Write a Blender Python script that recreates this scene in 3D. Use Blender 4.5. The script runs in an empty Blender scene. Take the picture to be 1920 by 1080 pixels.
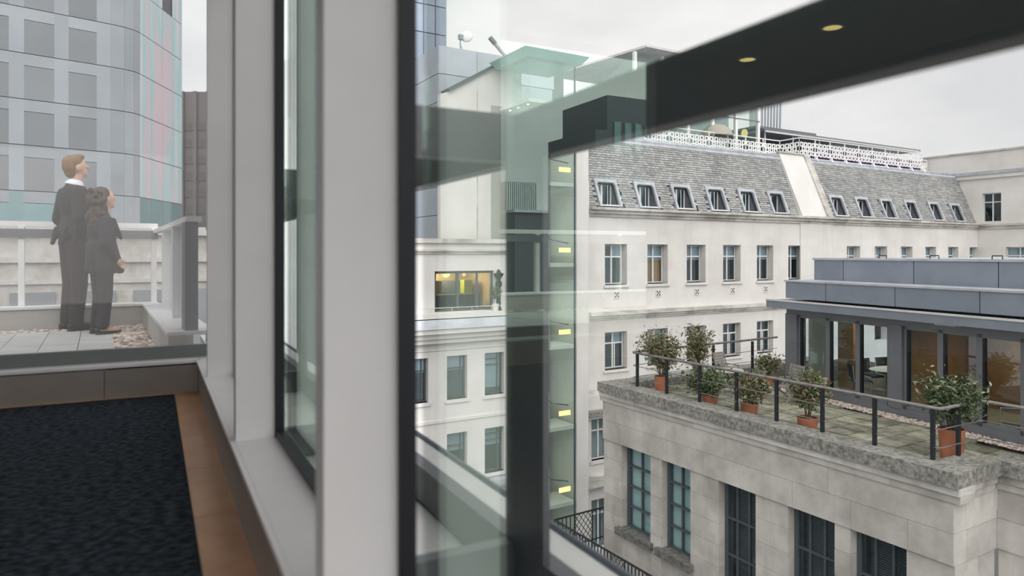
import bpy, bmesh, math, random
from mathutils import Vector, Matrix
random.seed(7)
sc = bpy.context.scene
COL = sc.collection
R = math.radians
# ---------------------------------------------------------------- camera
# photograph: level 24 mm lens, horizon on row 475; f = 1300 px at 1920 wide. The camera is the origin.
cam_d = bpy.data.cameras.new('camera'); cam = bpy.data.objects.new('camera', cam_d); COL.objects.link(cam)
cam.location = (0, 0, 0); cam.rotation_euler = (R(90), 0, 0)
cam_d.sensor_width = 36; cam_d.lens = 1300/1920*36; cam_d.shift_y = -65/1920
cam_d.clip_start = .02; cam_d.clip_end = 2000
cam_d.dof.use_dof = True; cam_d.dof.focus_distance = 24; cam_d.dof.aperture_fstop = 2.2
sc.camera = cam
# ---------------------------------------------------------------- sky, sun, exposure
w = bpy.data.worlds.new('overcast_sky'); sc.world = w; w.use_nodes = True
nt = w.node_tree; nt.nodes.clear()
tc = nt.nodes.new('ShaderNodeTexCoord'); mp = nt.nodes.new('ShaderNodeMapping'); mp.inputs['Scale'].default_value = (1.4, 1.4, 4.0)
nz = nt.nodes.new('ShaderNodeTexNoise'); nz.inputs['Scale'].default_value = 1.7; nz.inputs['Detail'].default_value = 5; nz.inputs['Roughness'].default_value = .5
cr = nt.nodes.new('ShaderNodeValToRGB')
cr.color_ramp.elements[0].position = .36; cr.color_ramp.elements[0].color = (.74, .745, .765, 1)
cr.color_ramp.elements[1].position = .62; cr.color_ramp.elements[1].color = (.98, .97, .965, 1)
bg = nt.nodes.new('ShaderNodeBackground'); bg.inputs['Strength'].default_value = 1.0
wo = nt.nodes.new('ShaderNodeOutputWorld')
for a, b in ((tc.outputs['Generated'], mp.inputs[0]), (mp.outputs[0], nz.inputs[0]), (nz.outputs[0], cr.inputs[0]), (cr.outputs[0], bg.inputs[0]), (bg.outputs[0], wo.inputs[0])):
    nt.links.new(a, b)
sun_d = bpy.data.lights.new('veiled_sun', 'SUN'); sun = bpy.data.objects.new('veiled_sun', sun_d); COL.objects.link(sun)
sun_d.energy = 2.3; sun_d.angle = R(75); sun_d.color = (1, .985, .96)
sun.rotation_euler = Vector((.16, -.66, .73)).to_track_quat('Z', 'Y').to_euler()
sc.view_settings.view_transform = 'Standard'; sc.view_settings.look = 'None'
sc.view_settings.exposure = 0.45; sc.view_settings.gamma = 1; sc.view_settings.use_curve_mapping = False
sc.cycles.transparent_max_bounces = 32; sc.cycles.max_bounces = 10
sc.cycles.caustics_reflective = False; sc.cycles.caustics_refractive = False

# ---------------------------------------------------------------- frames: three rotated plans around the camera
AW, AG, AP = R(27.4), R(30.8), R(22.5)     # our corridor, the courtyard's old buildings, the glass pavilion
def to_w(fr, p):
    c, s = math.cos(fr), math.sin(fr)
    return Vector((p[0]*c - p[1]*s, p[0]*s + p[1]*c, p[2] if len(p) > 2 else 0))
def ray(px, py): return (px-960)/1300, (475-py)/1300
def on_y(fr, y, px, py=475):               # photo pixel met by the plane local y = const  -> local (x, z)
    k, m = ray(px, py); c, s = math.cos(fr), math.sin(fr); Y = y/(c - s*k); return Y*(c*k+s), m*Y
def on_x(fr, x, px, py=475):               # plane local x = const -> (y, z)
    k, m = ray(px, py); c, s = math.cos(fr), math.sin(fr); Y = x/(c*k+s); return Y*(c-s*k), m*Y
def loc_of(fr, X, Y):
    c, s = math.cos(fr), math.sin(fr); return X*c+Y*s, -X*s+Y*c

# ---------------------------------------------------------------- materials
def _new(name):
    m = bpy.data.materials.new(name); m.use_nodes = True; n = m.node_tree.nodes; n.clear()
    return m, n, m.node_tree.links
def M(name, c1, c2=None, sc_=1.0, rough=.75, metal=0.0, streak=0.0, dark=(.1, .095, .085), bump=0.0, bsc=None, rnd=0.0, isl=0.0, spec=.4, lo=.35, hi=.65, emit=0.0, stretch=(1, 1, 1), brick=None, coat=0.0):
    m, n, l = _new(name)
    out = n.new('ShaderNodeOutputMaterial'); b = n.new('ShaderNodeBsdfPrincipled'); l.new(b.outputs[0], out.inputs[0])
    b.inputs['Roughness'].default_value = rough; b.inputs['Metallic'].default_value = metal; b.inputs['Specular IOR Level'].default_value = spec
    if coat: b.inputs['Coat Weight'].default_value = coat
    g = n.new('ShaderNodeNewGeometry'); col = None
    def noise(scale, st=(1, 1, 1), det=4):
        mp = n.new('ShaderNodeMapping'); mp.inputs['Scale'].default_value = st; l.new(g.outputs['Position'], mp.inputs[0])
        z = n.new('ShaderNodeTexNoise'); z.inputs['Scale'].default_value = scale; z.inputs['Detail'].default_value = det; z.inputs['Roughness'].default_value = .6
        l.new(mp.outputs[0], z.inputs[0]); return z
    def ramp(src, p0, a, p1, bb):
        r = n.new('ShaderNodeValToRGB'); e = r.color_ramp.elements
        e[0].position = p0; e[0].color = (*a, 1); e[1].position = p1; e[1].color = (*bb, 1); l.new(src, r.inputs[0]); return r.outputs[0]
    def mix(kind, fac, a, bb):
        x = n.new('ShaderNodeMix'); x.data_type = 'RGBA'; x.blend_type = kind
        if isinstance(fac, float): x.inputs[0].default_value = fac
        else: l.new(fac, x.inputs[0])
        for i, v in ((6, a), (7, bb)):
            if isinstance(v, tuple): x.inputs[i].default_value = (*v, 1)
            else: l.new(v, x.inputs[i])
        return x.outputs[2]
    if c2 is not None:
        col = ramp(noise(sc_, stretch).outputs[0], lo, c1, hi, c2)
    else: col = c1
    if streak:
        s1 = noise(1.6, (1, 1, .12), 6); f = ramp(s1.outputs[0], .52, (0, 0, 0), .78, (streak,)*3)
        col = mix('MIX', f, col, dark)
    if brick:
        ti = n.new('ShaderNodeTexBrick'); ti.inputs['Scale'].default_value = 1.0
        mpb = n.new('ShaderNodeMapping'); mpb.inputs['Rotation'].default_value = (R(90), 0, 0)
        mp0 = n.new('ShaderNodeMapping'); mp0.inputs['Rotation'].default_value = (0, 0, -brick[3]); l.new(g.outputs['Position'], mp0.inputs[0])
        cmb = n.new('ShaderNodeSeparateXYZ'); l.new(mp0.outputs[0], cmb.inputs[0]); cc = n.new('ShaderNodeCombineXYZ')
        ad = n.new('ShaderNodeMath'); l.new(cmb.outputs[0], ad.inputs[0]); l.new(cmb.outputs[1], ad.inputs[1]); l.new(ad.outputs[0], cc.inputs[0]); l.new(cmb.outputs[2], cc.inputs[1])
        l.new(cc.outputs[0], ti.inputs['Vector'])
        ti.inputs['Brick Width'].default_value = brick[0]; ti.inputs['Row Height'].default_value = brick[1]; ti.inputs['Mortar Size'].default_value = .006
        ti.inputs['Color1'].default_value = (1, 1, 1, 1); ti.inputs['Color2'].default_value = (.95, .945, .94, 1); ti.inputs['Mortar'].default_value = (brick[2],)*3 + (1,)
        col = mix('MULTIPLY', 1.0, col, ti.outputs[0])
    if rnd or isl:
        if isl: src, amt = g.outputs['Random Per Island'], isl
        else: src, amt = n.new('ShaderNodeObjectInfo').outputs['Random'], rnd
        v = ramp(src, 0, (1-amt,)*3, 1, (1+amt*.4,)*3); col = mix('MULTIPLY', 1.0, col, v)
    if isinstance(col, tuple): b.inputs['Base Color'].default_value = (*col, 1)
    else: l.new(col, b.inputs['Base Color'])
    if emit:
        if isinstance(col, tuple): b.inputs['Emission Color'].default_value = (*col, 1)
        b.inputs['Emission Strength'].default_value = emit
    if bump:
        bp = n.new('ShaderNodeBump'); bp.inputs['Strength'].default_value = bump; bp.inputs['Distance'].default_value = .03
        l.new(noise(bsc or sc_*6, stretch, 5).outputs[0], bp.inputs['Height']); l.new(bp.outputs[0], b.inputs['Normal'])
    return m
def GLASS(name, tint=(.95, .97, .96), refl=(1, 1, 1), f0=.06, veil=0.0, veil_c=(.8, .8, .8), power=5.0, gain=1.0):
    m, n, l = _new(name)
    out = n.new('ShaderNodeOutputMaterial'); tr = n.new('ShaderNodeBsdfTransparent'); tr.inputs[0].default_value = (*tint, 1)
    gl = n.new('ShaderNodeBsdfGlossy'); gl.inputs['Color'].default_value = (*refl, 1); gl.inputs['Roughness'].default_value = 0
    lw = n.new('ShaderNodeLayerWeight'); lw.inputs['Blend'].default_value = .5
    pw = n.new('ShaderNodeMath'); pw.operation = 'POWER'; pw.inputs[1].default_value = power; l.new(lw.outputs['Facing'], pw.inputs[0])
    ma = n.new('ShaderNodeMath'); ma.operation = 'MULTIPLY_ADD'; ma.inputs[1].default_value = (1-f0)*gain; ma.inputs[2].default_value = f0; ma.use_clamp = True; l.new(pw.outputs[0], ma.inputs[0])
    mx = n.new('ShaderNodeMixShader'); l.new(ma.outputs[0], mx.inputs[0]); l.new(tr.outputs[0], mx.inputs[1]); l.new(gl.outputs[0], mx.inputs[2])
    last = mx
    if veil:
        df = n.new('ShaderNodeBsdfDiffuse'); df.inputs[0].default_value = (*veil_c, 1)
        m2 = n.new('ShaderNodeMixShader'); m2.inputs[0].default_value = veil; l.new(mx.outputs[0], m2.inputs[1]); last = m2
        tl = n.new('ShaderNodeBsdfTranslucent'); tl.inputs[0].default_value = (*veil_c, 1); m3 = n.new('ShaderNodeMixShader'); m3.inputs[0].default_value = .6
        l.new(df.outputs[0], m3.inputs[1]); l.new(tl.outputs[0], m3.inputs[2]); l.new(m3.outputs[0], m2.inputs[2])
    l.new(last.outputs[0], out.inputs[0]); return m
def EMIT(name, c, s):
    m, n, l = _new(name); out = n.new('ShaderNodeOutputMaterial'); e = n.new('ShaderNodeEmission'); e.inputs[0].default_value = (*c, 1); e.inputs[1].default_value = s
    l.new(e.outputs[0], out.inputs[0]); return m
def LEAF(name, cols):
    m, n, l = _new(name); out = n.new('ShaderNodeOutputMaterial'); b = n.new('ShaderNodeBsdfPrincipled'); l.new(b.outputs[0], out.inputs[0])
    g = n.new('ShaderNodeNewGeometry'); r = n.new('ShaderNodeValToRGB'); e = r.color_ramp.elements
    while len(e) < len(cols): e.new(.5)
    for i, c in enumerate(cols): e[i].position = i/(len(cols)-1); e[i].color = (*c, 1)
    l.new(g.outputs['Random Per Island'], r.inputs[0]); l.new(r.outputs[0], b.inputs['Base Color']); b.inputs['Roughness'].default_value = .38
    return m
mt = {}
mt['lime'] = M('limestone_pale', (.70, .675, .645), (.79, .77, .745), .45, .85, streak=.25, dark=(.42, .39, .34), bump=.1, bsc=9, brick=(1.25, .42, .94, AG))
mt['limeC'] = M('limestone_smooth', (.68, .66, .635), (.78, .76, .74), .5, .85, streak=.2, dark=(.4, .38, .35), bump=.08, bsc=9)
mt['cornice'] = M('limestone_sooty', (.36, .34, .31), (.66, .64, .60), 1.3, .9, streak=.6, dark=(.13, .125, .12), bump=.3, bsc=8, lo=.34, hi=.60, stretch=(.5, .5, 1.5))
mt['ashlar'] = M('limestone_ashlar', (.42, .395, .36), (.62, .595, .56), 1.1, .88, streak=.35, dark=(.24, .225, .195), bump=.25, bsc=14, rnd=.13)
mt['coping'] = M('coping_lichen', (.15, .148, .132), (.38, .37, .335), 11, .95, bump=.6, bsc=22, lo=.36, hi=.64, streak=.75, dark=(.085, .083, .07))
mt['slate'] = M('roof_slate', (.33, .335, .335), (.42, .42, .405), .6, .6, isl=.30, bump=.2, bsc=20)
mt['underlay_and_butt_shade'] = M('roof_underlay_and_butt_shade', (.07, .07, .075), None, rough=.9)
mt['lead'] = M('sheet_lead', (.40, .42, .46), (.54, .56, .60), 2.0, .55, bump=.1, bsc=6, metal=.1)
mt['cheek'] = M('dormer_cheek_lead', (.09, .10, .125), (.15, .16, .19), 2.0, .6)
mt['white'] = M('white_paint', (.74, .74, .73), None, rough=.5)
mt['lattice'] = M('white_metal_paint', (.86, .86, .85), None, rough=.5)
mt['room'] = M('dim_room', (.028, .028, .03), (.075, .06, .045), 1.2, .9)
mt['fglass'] = GLASS('far_window_glass', (.82, .88, .9), (.8, .9, 1), .06)
mt['blind'] = M('roller_blind', (.42, .47, .50), (.5, .55, .57), 3, .9)
mt['orange'] = M('orange_room_glow_and_table', (.50, .22, .05), (.70, .36, .10), 5, .8, stretch=(3, 3, .3))  # warm room light painted as an orange sheet; also colours a table top
mt['gmetal'] = M('grey_cladding', (.24, .27, .32), (.28, .315, .365), 1.2, .48, metal=.25, rnd=.1)
mt['gmetal2'] = M('pale_blue_cladding', (.42, .455, .51), (.47, .505, .56), 1.2, .5, metal=.15, rnd=.1)
mt['sillstone'] = M('dark_sill_stone', (.10, .097, .09), (.21, .205, .19), 7, .9, bump=.4, bsc=22)
mt['dgrey'] = M('charcoal_frame', (.175, .185, .205), (.205, .215, .235), 1, .5, metal=.2)
mt['black'] = M('black_iron', (.025, .027, .032), None, rough=.55, metal=.3)
mt['rail'] = M('weathered_rail', (.17, .16, .155), (.28, .265, .25), 5, .55, metal=.3)
mt['paver'] = M('mossy_paver', (.17, .17, .105), (.41, .40, .33), 3.2, .95, bump=.4, bsc=20, rnd=.38)
mt['bed'] = M('sand_bed', (.03, .03, .02), (.06, .058, .04), 6, .95)
mt['gravel'] = M('gravel', (.55, .43, .35), (.78, .70, .62), 12, .9, isl=.65)
mt['terracotta'] = M('terracotta', (.36, .125, .065), (.46, .18, .10), 3, .8, bump=.1, rnd=.1)
mt['soil'] = M('soil', (.04, .03, .022), (.08, .06, .045), 20, .95)
mt['stem'] = M('twig_bark', (.09, .065, .05), (.14, .11, .085), 20, .9)
mt['leaf'] = LEAF('photinia_leaf', [(.035, .06, .018), (.09, .13, .04), (.16, .19, .085), (.30, .28, .19), (.26, .09, .055)])
mt['leaf2'] = LEAF('glossy_leaf', [(.02, .045, .015), (.05, .085, .025), (.11, .15, .055), (.33, .33, .23)])
mt['teak'] = M('weathered_teak', (.19, .175, .155), (.30, .28, .25), 8, .85, stretch=(1, 1, 6), bump=.2)
mt['tealpane'] = GLASS('teal_window_glass', (.92, .97, .97), (.8, 1, 1), .05)
mt['tealblind'] = M('teal_blind', (.46, .60, .60), (.54, .66, .66), 2, .8)
mt['iron_w'] = M('steel_window_frame', (.085, .10, .112), None, rough=.5, metal=.2)
mt['steel'] = M('anthracite_steel', (.095, .10, .108), (.115, .12, .128), 2, .42, metal=.2, spec=.5)
mt['panel'] = M('ledge_panel', (.60, .60, .59), (.68, .68, .66), 2, .6)
mt['alu'] = M('satin_aluminium', (.80, .79, .785), (.84, .83, .825), 3, .42)
mt['kick'] = M('bronze_kick_panel', (.25, .225, .205), (.29, .26, .235), 3, .38, metal=.3)
mt['gasket'] = M('black_gasket', (.012, .012, .018), None, rough=.45)
mt['wglass'] = GLASS('coated_window_glass', (.985, .98, .978), (.80, 1.0, .88), .155, power=5.0)
mt['cglass'] = GLASS('clear_glass', (.97, .97, .97), (1, 1, 1), .03)
mt['eglass'] = GLASS('end_glass_painted_reflection', (.94, .95, .95), (1, .95, .91), .035, veil=.11, veil_c=(.85, .79, .76))  # veil paints the pale room reflection over the pane as diffuse haze
mt['carpet'] = None
mt['tile'] = M('terracotta_floor_tile', (.50, .25, .115), (.62, .34, .17), 5, .34, rnd=.12)
mt['ceil'] = M('ceiling_paint', (.34, .33, .32), None, rough=.85)
mt['darkwall'] = M('dark_wall_panel', (.10, .10, .11), (.13, .13, .14), 1, .6)
mt['bounce'] = M('plaster', (.70, .68, .65), None, rough=.85)
mt['kerb'] = M('pale_kerb', (.46, .44, .42), (.54, .52, .50), 3, .7)
mt['tpaver'] = M('terrace_slab', (.42, .42, .41), (.52, .52, .50), 3, .85, rnd=.08)
mt['bpanel'] = M('balustrade_panel', (.62, .68, .72), None, rough=.35)
mt['tower'] = M('tower_glass_panel', (.27, .31, .345), (.35, .385, .42), .15, .12, spec=.9, rnd=.18, coat=.3)
mt['towerd'] = M('tower_vision_panel', (.17, .19, .21), (.23, .25, .27), .12, .12, spec=.9, rnd=.22, coat=.3)
mt['tgap'] = M('tower_joint', (.10, .10, .115), None, rough=.6)
mt['teal'] = M('teal_spandrel', (.16, .30, .31), (.22, .36, .37), .3, .2, spec=.8, rnd=.1)
mt['brown'] = M('brown_stone_tower', (.13, .115, .115), (.17, .155, .155), .1, .8)
mt['brownd'] = M('brown_tower_window', (.085, .08, .085), None, rough=.3)
mt['sky_t'] = M('blue_glass_panel', (.28, .34, .44), (.40, .46, .54), .08, .15, spec=.8, rnd=.2)
mt['green'] = GLASS('green_stair_glass', (.92, .97, .94), (.8, 1, .95), .05)
mt['greenroof'] = M('green_canopy', (.22, .42, .37), (.28, .48, .43), 1, .25, spec=.6)
mt['stairw'] = M('stair_plaster', (.72, .74, .68), (.78, .79, .74), 1, .8)
mt['warm'] = EMIT('warm_strip_light', (1, .80, .36), 1.6)
mt['bulb'] = EMIT('warm_bulb', (1, .66, .25), 1.6)
mt['cream'] = M('cream_plaster', (.62, .60, .50), None, rough=.8)
mt['umber'] = M('umber_partition', (.27, .14, .055), (.36, .20, .09), 2, .6)
mt['wood'] = M('kitchen_wood', (.55, .42, .26), (.66, .52, .34), 2, .6)
mt['lime_green'] = M('lime_cabinet', (.36, .40, .03), None, rough=.5)
mt['mesh'] = M('black_mesh_fabric', (.018, .018, .022), None, rough=.6)
mt['purple'] = M('purple_seat', (.09, .025, .14), None, rough=.7)
mt['fins'] = M('pale_fin', (.52, .55, .58), None, rough=.5)
mt['suit'] = M('dark_suit', (.018, .017, .02), (.026, .024, .027), 6, .85)
mt['coat'] = M('navy_coat', (.02, .02, .026), (.03, .03, .037), 6, .85)
mt['skin'] = M('skin', (.58, .36, .27), None, rough=.55)
mt['hairb'] = M('light_brown_hair', (.17, .095, .045), (.24, .14, .07), 40, .6)
mt['hairk'] = M('dark_curly_hair', (.035, .025, .02), (.07, .048, .035), 40, .6)
mt['shirt'] = M('white_shirt', (.8, .82, .88), None, rough=.7)
mt['shoe'] = M('black_leather', (.012, .012, .013), None, rough=.4)
# flank of the tower: iridescent reflections painted into the base colour, pink to turquoise
m, n, l = _new('painted_iridescence_panel'); out = n.new('ShaderNodeOutputMaterial'); b = n.new('ShaderNodeBsdfPrincipled'); l.new(b.outputs[0], out.inputs[0])
g = n.new('ShaderNodeNewGeometry'); mp = n.new('ShaderNodeMapping'); mp.inputs['Scale'].default_value = (.5, .6, .045); l.new(g.outputs['Position'], mp.inputs[0])
z = n.new('ShaderNodeTexNoise'); z.inputs['Scale'].default_value = 1.0; z.inputs['Detail'].default_value = 2; l.new(mp.outputs[0], z.inputs[0])
r = n.new('ShaderNodeValToRGB'); e = r.color_ramp.elements; e.new(.5)
for i, (p_, c_) in enumerate(((.38, (.80, .64, .69)), (.5, (.46, .74, .74)), (.62, (.86, .76, .80)))): e[i].position = p_; e[i].color = (*c_, 1)
l.new(z.outputs[0], r.inputs[0]); l.new(r.outputs[0], b.inputs['Base Color']); b.inputs['Roughness'].default_value = .25
mt['painted_iridescence'] = m
# carpet: dark loop pile with a fine broken rib
m, n, l = _new('loop_carpet'); out = n.new('ShaderNodeOutputMaterial'); b = n.new('ShaderNodeBsdfPrincipled'); l.new(b.outputs[0], out.inputs[0]); b.inputs['Roughness'].default_value = .95; b.inputs['Specular IOR Level'].default_value = .05
g = n.new('ShaderNodeNewGeometry'); mp0 = n.new('ShaderNodeMapping'); mp0.inputs['Rotation'].default_value = (0, 0, -AW); l.new(g.outputs['Position'], mp0.inputs[0])
mp = n.new('ShaderNodeMapping'); mp.inputs['Scale'].default_value = (26, 52, 1); l.new(mp0.outputs[0], mp.inputs[0])
z = n.new('ShaderNodeTexNoise'); z.inputs['Scale'].default_value = 1; z.inputs['Detail'].default_value = 3; l.new(mp.outputs[0], z.inputs[0])
r = n.new('ShaderNodeValToRGB'); e = r.color_ramp.elements; e[0].position = .40; e[0].color = (.012, .015, .020, 1); e[1].position = .66; e[1].color = (.056, .068, .082, 1)
l.new(z.outputs[0], r.inputs[0]); l.new(r.outputs[0], b.inputs['Base Color'])
bp = n.new('ShaderNodeBump'); bp.inputs['Strength'].default_value = .5; bp.inputs['Distance'].default_value = .004; l.new(z.outputs[0], bp.inputs['Height']); l.new(bp.outputs[0], b.inputs['Normal'])
mt['carpet'] = m

# ---------------------------------------------------------------- mesh builder
class MB:
    def __init__(s): s.v = []; s.f = []
    def add(s, vs, fs):
        n = len(s.v); s.v += [tuple(v) for v in vs]; s.f += [tuple(n+i for i in f) for f in fs]; return s
    def box(s, x0, x1, y0, y1, z0, z1):
        if x0 > x1: x0, x1 = x1, x0
        if y0 > y1: y0, y1 = y1, y0
        if z0 > z1: z0, z1 = z1, z0
        return s.add([(x0,y0,z0),(x1,y0,z0),(x1,y1,z0),(x0,y1,z0),(x0,y0,z1),(x1,y0,z1),(x1,y1,z1),(x0,y1,z1)],
                     [(0,3,2,1),(4,5,6,7),(0,1,5,4),(1,2,6,5),(2,3,7,6),(3,0,4,7)])
    def tube(s, pts, r, n=8, cap=True):
        pts = [Vector(p) for p in pts]; rs = r if isinstance(r, (list, tuple)) else [r]*len(pts)
        rings = []
        for i, p in enumerate(pts):
            d = (pts[min(i+1, len(pts)-1)] - pts[max(i-1, 0)]).normalized()
            a = d.orthogonal().normalized() if abs(d.z) > .95 else d.cross(Vector((0,0,1))).normalized(); bb = d.cross(a)
            rings.append([p + (a*math.cos(2*math.pi*k/n) + bb*math.sin(2*math.pi*k/n))*rs[i] for k in range(n)])
        vs = [v for rg in rings for v in rg]; fs = []
        for i in range(len(pts)-1):
            for k in range(n): fs.append((i*n+k, i*n+(k+1)%n, (i+1)*n+(k+1)%n, (i+1)*n+k))
        if cap: fs += [tuple(range(n))[::-1], tuple((len(pts)-1)*n+k for k in range(n))]
        return s.add(vs, fs)
    def lathe(s, prof, c=(0,0,0), n=16):
        vs = []; fs = []; m_ = len(prof)
        for k in range(n):
            a = 2*math.pi*k/n
            for (r_, z_) in prof: vs.append((c[0]+r_*math.cos(a), c[1]+r_*math.sin(a), c[2]+z_))
        for k in range(n):
            for j in range(m_-1):
                a0 = k*m_+j; b0 = ((k+1)%n)*m_+j; fs.append((a0, b0, b0+1, a0+1))
        return s.add(vs, fs)
    def prism(s, poly, axis, a0, a1):       # polygon in the other two axes, extruded along axis
        def mk(u, v, t): return {'x': (t, u, v), 'y': (u, t, v), 'z': (u, v, t)}[axis]
        n = len(poly); vs = [mk(u, v, a0) for u, v in poly] + [mk(u, v, a1) for u, v in poly]
        fs = [tuple(range(n))[::-1], tuple(range(n, 2*n))] + [(i, (i+1)%n, n+(i+1)%n, n+i) for i in range(n)]
        return s.add(vs, fs)
    def ell(s, c, r, n=14, m_=9, rot=None):
        vs = []; fs = []
        for j in range(m_+1):
            t = math.pi*j/m_
            for k in range(n):
                a = 2*math.pi*k/n; p = Vector((r[0]*math.sin(t)*math.cos(a), r[1]*math.sin(t)*math.sin(a), r[2]*math.cos(t)))
                if rot is not None: p = rot @ p
                vs.append(tuple(Vector(c)+p))
        for j in range(m_):
            for k in range(n): fs.append((j*n+k, (j+1)*n+k, (j+1)*n+(k+1)%n, j*n+(k+1)%n))
        return s.add(vs, fs)
    def cap(s, p0, r0, p1, r1, n=12):        # tapered capsule
        p0, p1 = Vector(p0), Vector(p1); d = (p1-p0).normalized(); pts = []; rs = []
        for i in range(5):
            t = math.pi/2*(1-i/4); pts.append(p0 - d*r0*math.sin(t)); rs.append(max(r0*math.cos(t), .0005))
        for i in range(5):
            t = math.pi/2*i/4; pts.append(p1 + d*r1*math.sin(t)); rs.append(max(r1*math.cos(t), .0005))
        return s.tube(pts, rs, n)
ORG = {}
def mesh_of(mb, name, mat, org=(0,0,0), smooth=False, weld=False):
    me = bpy.data.meshes.new(name); o = Vector(org)
    me.from_pydata([tuple(Vector(v)-o) for v in mb.v], [], mb.f)
    bm = bmesh.new(); bm.from_mesh(me)
    if weld: bmesh.ops.remove_doubles(bm, verts=bm.verts, dist=1e-4)
    bmesh.ops.recalc_face_normals(bm, faces=bm.faces); bm.to_mesh(me); bm.free()
    if smooth:
        for p in me.polygons: p.use_smooth = True
    if mat: me.materials.append(mt[mat] if isinstance(mat, str) else mat)
    return me
def tag(o, label=None, cat=None, group=None, kind=None):
    for k, v in (('label', label), ('category', cat), ('group', group), ('kind', kind)):
        if v: o[k] = v
    return o
def root(name, fr, org, label=None, cat=None, group=None, kind=None):
    o = bpy.data.objects.new(name, None); COL.objects.link(o); o.empty_display_size = .2
    o.location = to_w(fr, org); o.rotation_euler = (0, 0, fr); ORG[o.name] = Vector(org)
    return tag(o, label, cat, group, kind)
def put(mb, name, mat, parent=None, fr=0.0, org=(0,0,0), label=None, cat=None, group=None, kind=None, smooth=False, weld=False):
    if parent is not None: org = ORG[parent.name]
    o = bpy.data.objects.new(name, mesh_of(mb, name, mat, org, smooth, weld)); COL.objects.link(o)
    if parent is not None: o.parent = parent
    else: o.location = to_w(fr, org); o.rotation_euler = (0, 0, fr)
    ORG[o.name] = Vector(org)
    return tag(o, label, cat, group, kind)
UNIT = {}
def block(name, mat, parent, x0, x1, y0, y1, z0, z1):     # a box piece that shares one unit mesh per material
    if mat not in UNIT: UNIT[mat] = mesh_of(MB().box(-.5,.5,-.5,.5,-.5,.5), 'unit_'+mat, mat)
    o = bpy.data.objects.new(name, UNIT[mat]); COL.objects.link(o); o.parent = parent
    o.location = Vector(((x0+x1)/2, (y0+y1)/2, (z0+z1)/2)) - ORG[parent.name]; o.scale = (abs(x1-x0), abs(y1-y0), abs(z1-z0))
    ORG[o.name] = ORG[parent.name]
    return o
def piece(name, me, parent, at, rz=0.0):
    o = bpy.data.objects.new(name, me); COL.objects.link(o); o.parent = parent; o.location = Vector(at) - ORG[parent.name]; o.rotation_euler = (0, 0, rz); return o
def cut_wall(mb, u0, u1, v0, v1, holes, fn, thick):        # slab in (u, v) with rectangular holes; fn(u, v, depth) -> point
    us = sorted({u0, u1, *[h[0] for h in holes], *[h[1] for h in holes]}); vs = sorted({v0, v1, *[h[2] for h in holes], *[h[3] for h in holes]})
    us = [u for u in us if u0-1e-6 <= u <= u1+1e-6]; vs = [v for v in vs if v0-1e-6 <= v <= v1+1e-6]
    solid = lambda i, j: 0 <= i < len(us)-1 and 0 <= j < len(vs)-1 and not any(h[0]-1e-6 <= us[i] and us[i+1] <= h[1]+1e-6 and h[2]-1e-6 <= vs[j] and vs[j+1] <= h[3]+1e-6 for h in holes)
    for i in range(len(us)-1):
        for j in range(len(vs)-1):
            if not solid(i, j): continue
            a, b_, c, d = us[i], us[i+1], vs[j], vs[j+1]
            P = [fn(a,c,0), fn(b_,c,0), fn(b_,d,0), fn(a,d,0), fn(a,c,thick), fn(b_,c,thick), fn(b_,d,thick), fn(a,d,thick)]
            F = [(0,1,2,3), (7,6,5,4)]
            if not solid(i-1, j): F.append((0,3,7,4))
            if not solid(i+1, j): F.append((1,5,6,2))
            if not solid(i, j-1): F.append((0,4,5,1))
            if not solid(i, j+1): F.append((3,2,6,7))
            mb.add(P, F)
    return mb
def clone(o, parent=None, **kw):
    c = o.copy(); COL.objects.link(c); c.parent = parent
    for ch in o.children: clone(ch, c)
    return c
# ================================================================ OUR CORRIDOR (frame AW: x across to the window wall, y along it)
ZF, ZS, ZC = -.95, -.735, 1.93
S0, S1, LL = -4.2, 5.25, -5.5
fl = put(MB().box(LL, .46, S0, 5.5, ZF-.2, ZF-.012), 'floor', 'bed', fr=AW, org=(-2, 0, ZF), kind='structure', label='corridor floor edged with terracotta tiles', cat='floor')
ts = [5.175, 4.62, 3.98, 3.36, 2.735, 2.10, 1.47, .84, .2, -.43, -1.06]
for a, b_ in zip(ts[:-1], ts[1:]): block('floor_tile', 'tile', fl, .131, .276, b_+.003, a-.003, ZF-.012, ZF)
x = .276
for wd in (.62,)*9: block('floor_tile', 'tile', fl, x-wd+.003, x-.001, 5.18, S1, ZF-.012, ZF); x -= wd
put(MB().box(LL, .128, S0, 5.172, ZF-.010, ZF+.006), 'carpet', 'carpet', fr=AW, org=(-2, 0, ZF), label='dark charcoal loop pile carpet on the corridor floor', cat='carpet')
COF = [(-4.3, -2.9, -3.3, -2.95), (-4.3, -2.9, -1.6, -1.25)]  # ceiling slots cut for the added fill lights
put(cut_wall(MB(), LL, .47, S0, 5.45, COF, lambda u, v, d: (u, v, ZC+d), .22), 'ceiling', 'ceil', weld=True, fr=AW, org=(-2, 0, ZC), kind='structure', label='dim corridor ceiling with downlights', cat='ceiling')
for i, (x0, x1, y0, y1) in enumerate(COF):  # unseen fill lights added to brighten the corridor
    t = root('added_fill_light', AW, ((x0+x1)/2, (y0+y1)/2, ZC), ('added unseen fill light nearest the glazed back end of the corridor', 'added unseen fill light over the middle of the corridor')[i], 'fill light', 'added corridor fill lights')
    put(MB().box(x0-.05, x1+.05, y0-.05, y1+.05, ZC+.225, ZC+.25), 'housing', 'alu', t)
    ld = bpy.data.lights.new('added_fill_area', 'AREA'); ld.shape = 'RECTANGLE'; ld.size = x1-x0-.06; ld.size_y = y1-y0-.06; ld.energy = 190; ld.color = (1, .95, .89)
    lo = bpy.data.objects.new('added_fill_area', ld); COL.objects.link(lo); lo.parent = t; lo.location = (0, 0, .215)
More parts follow.
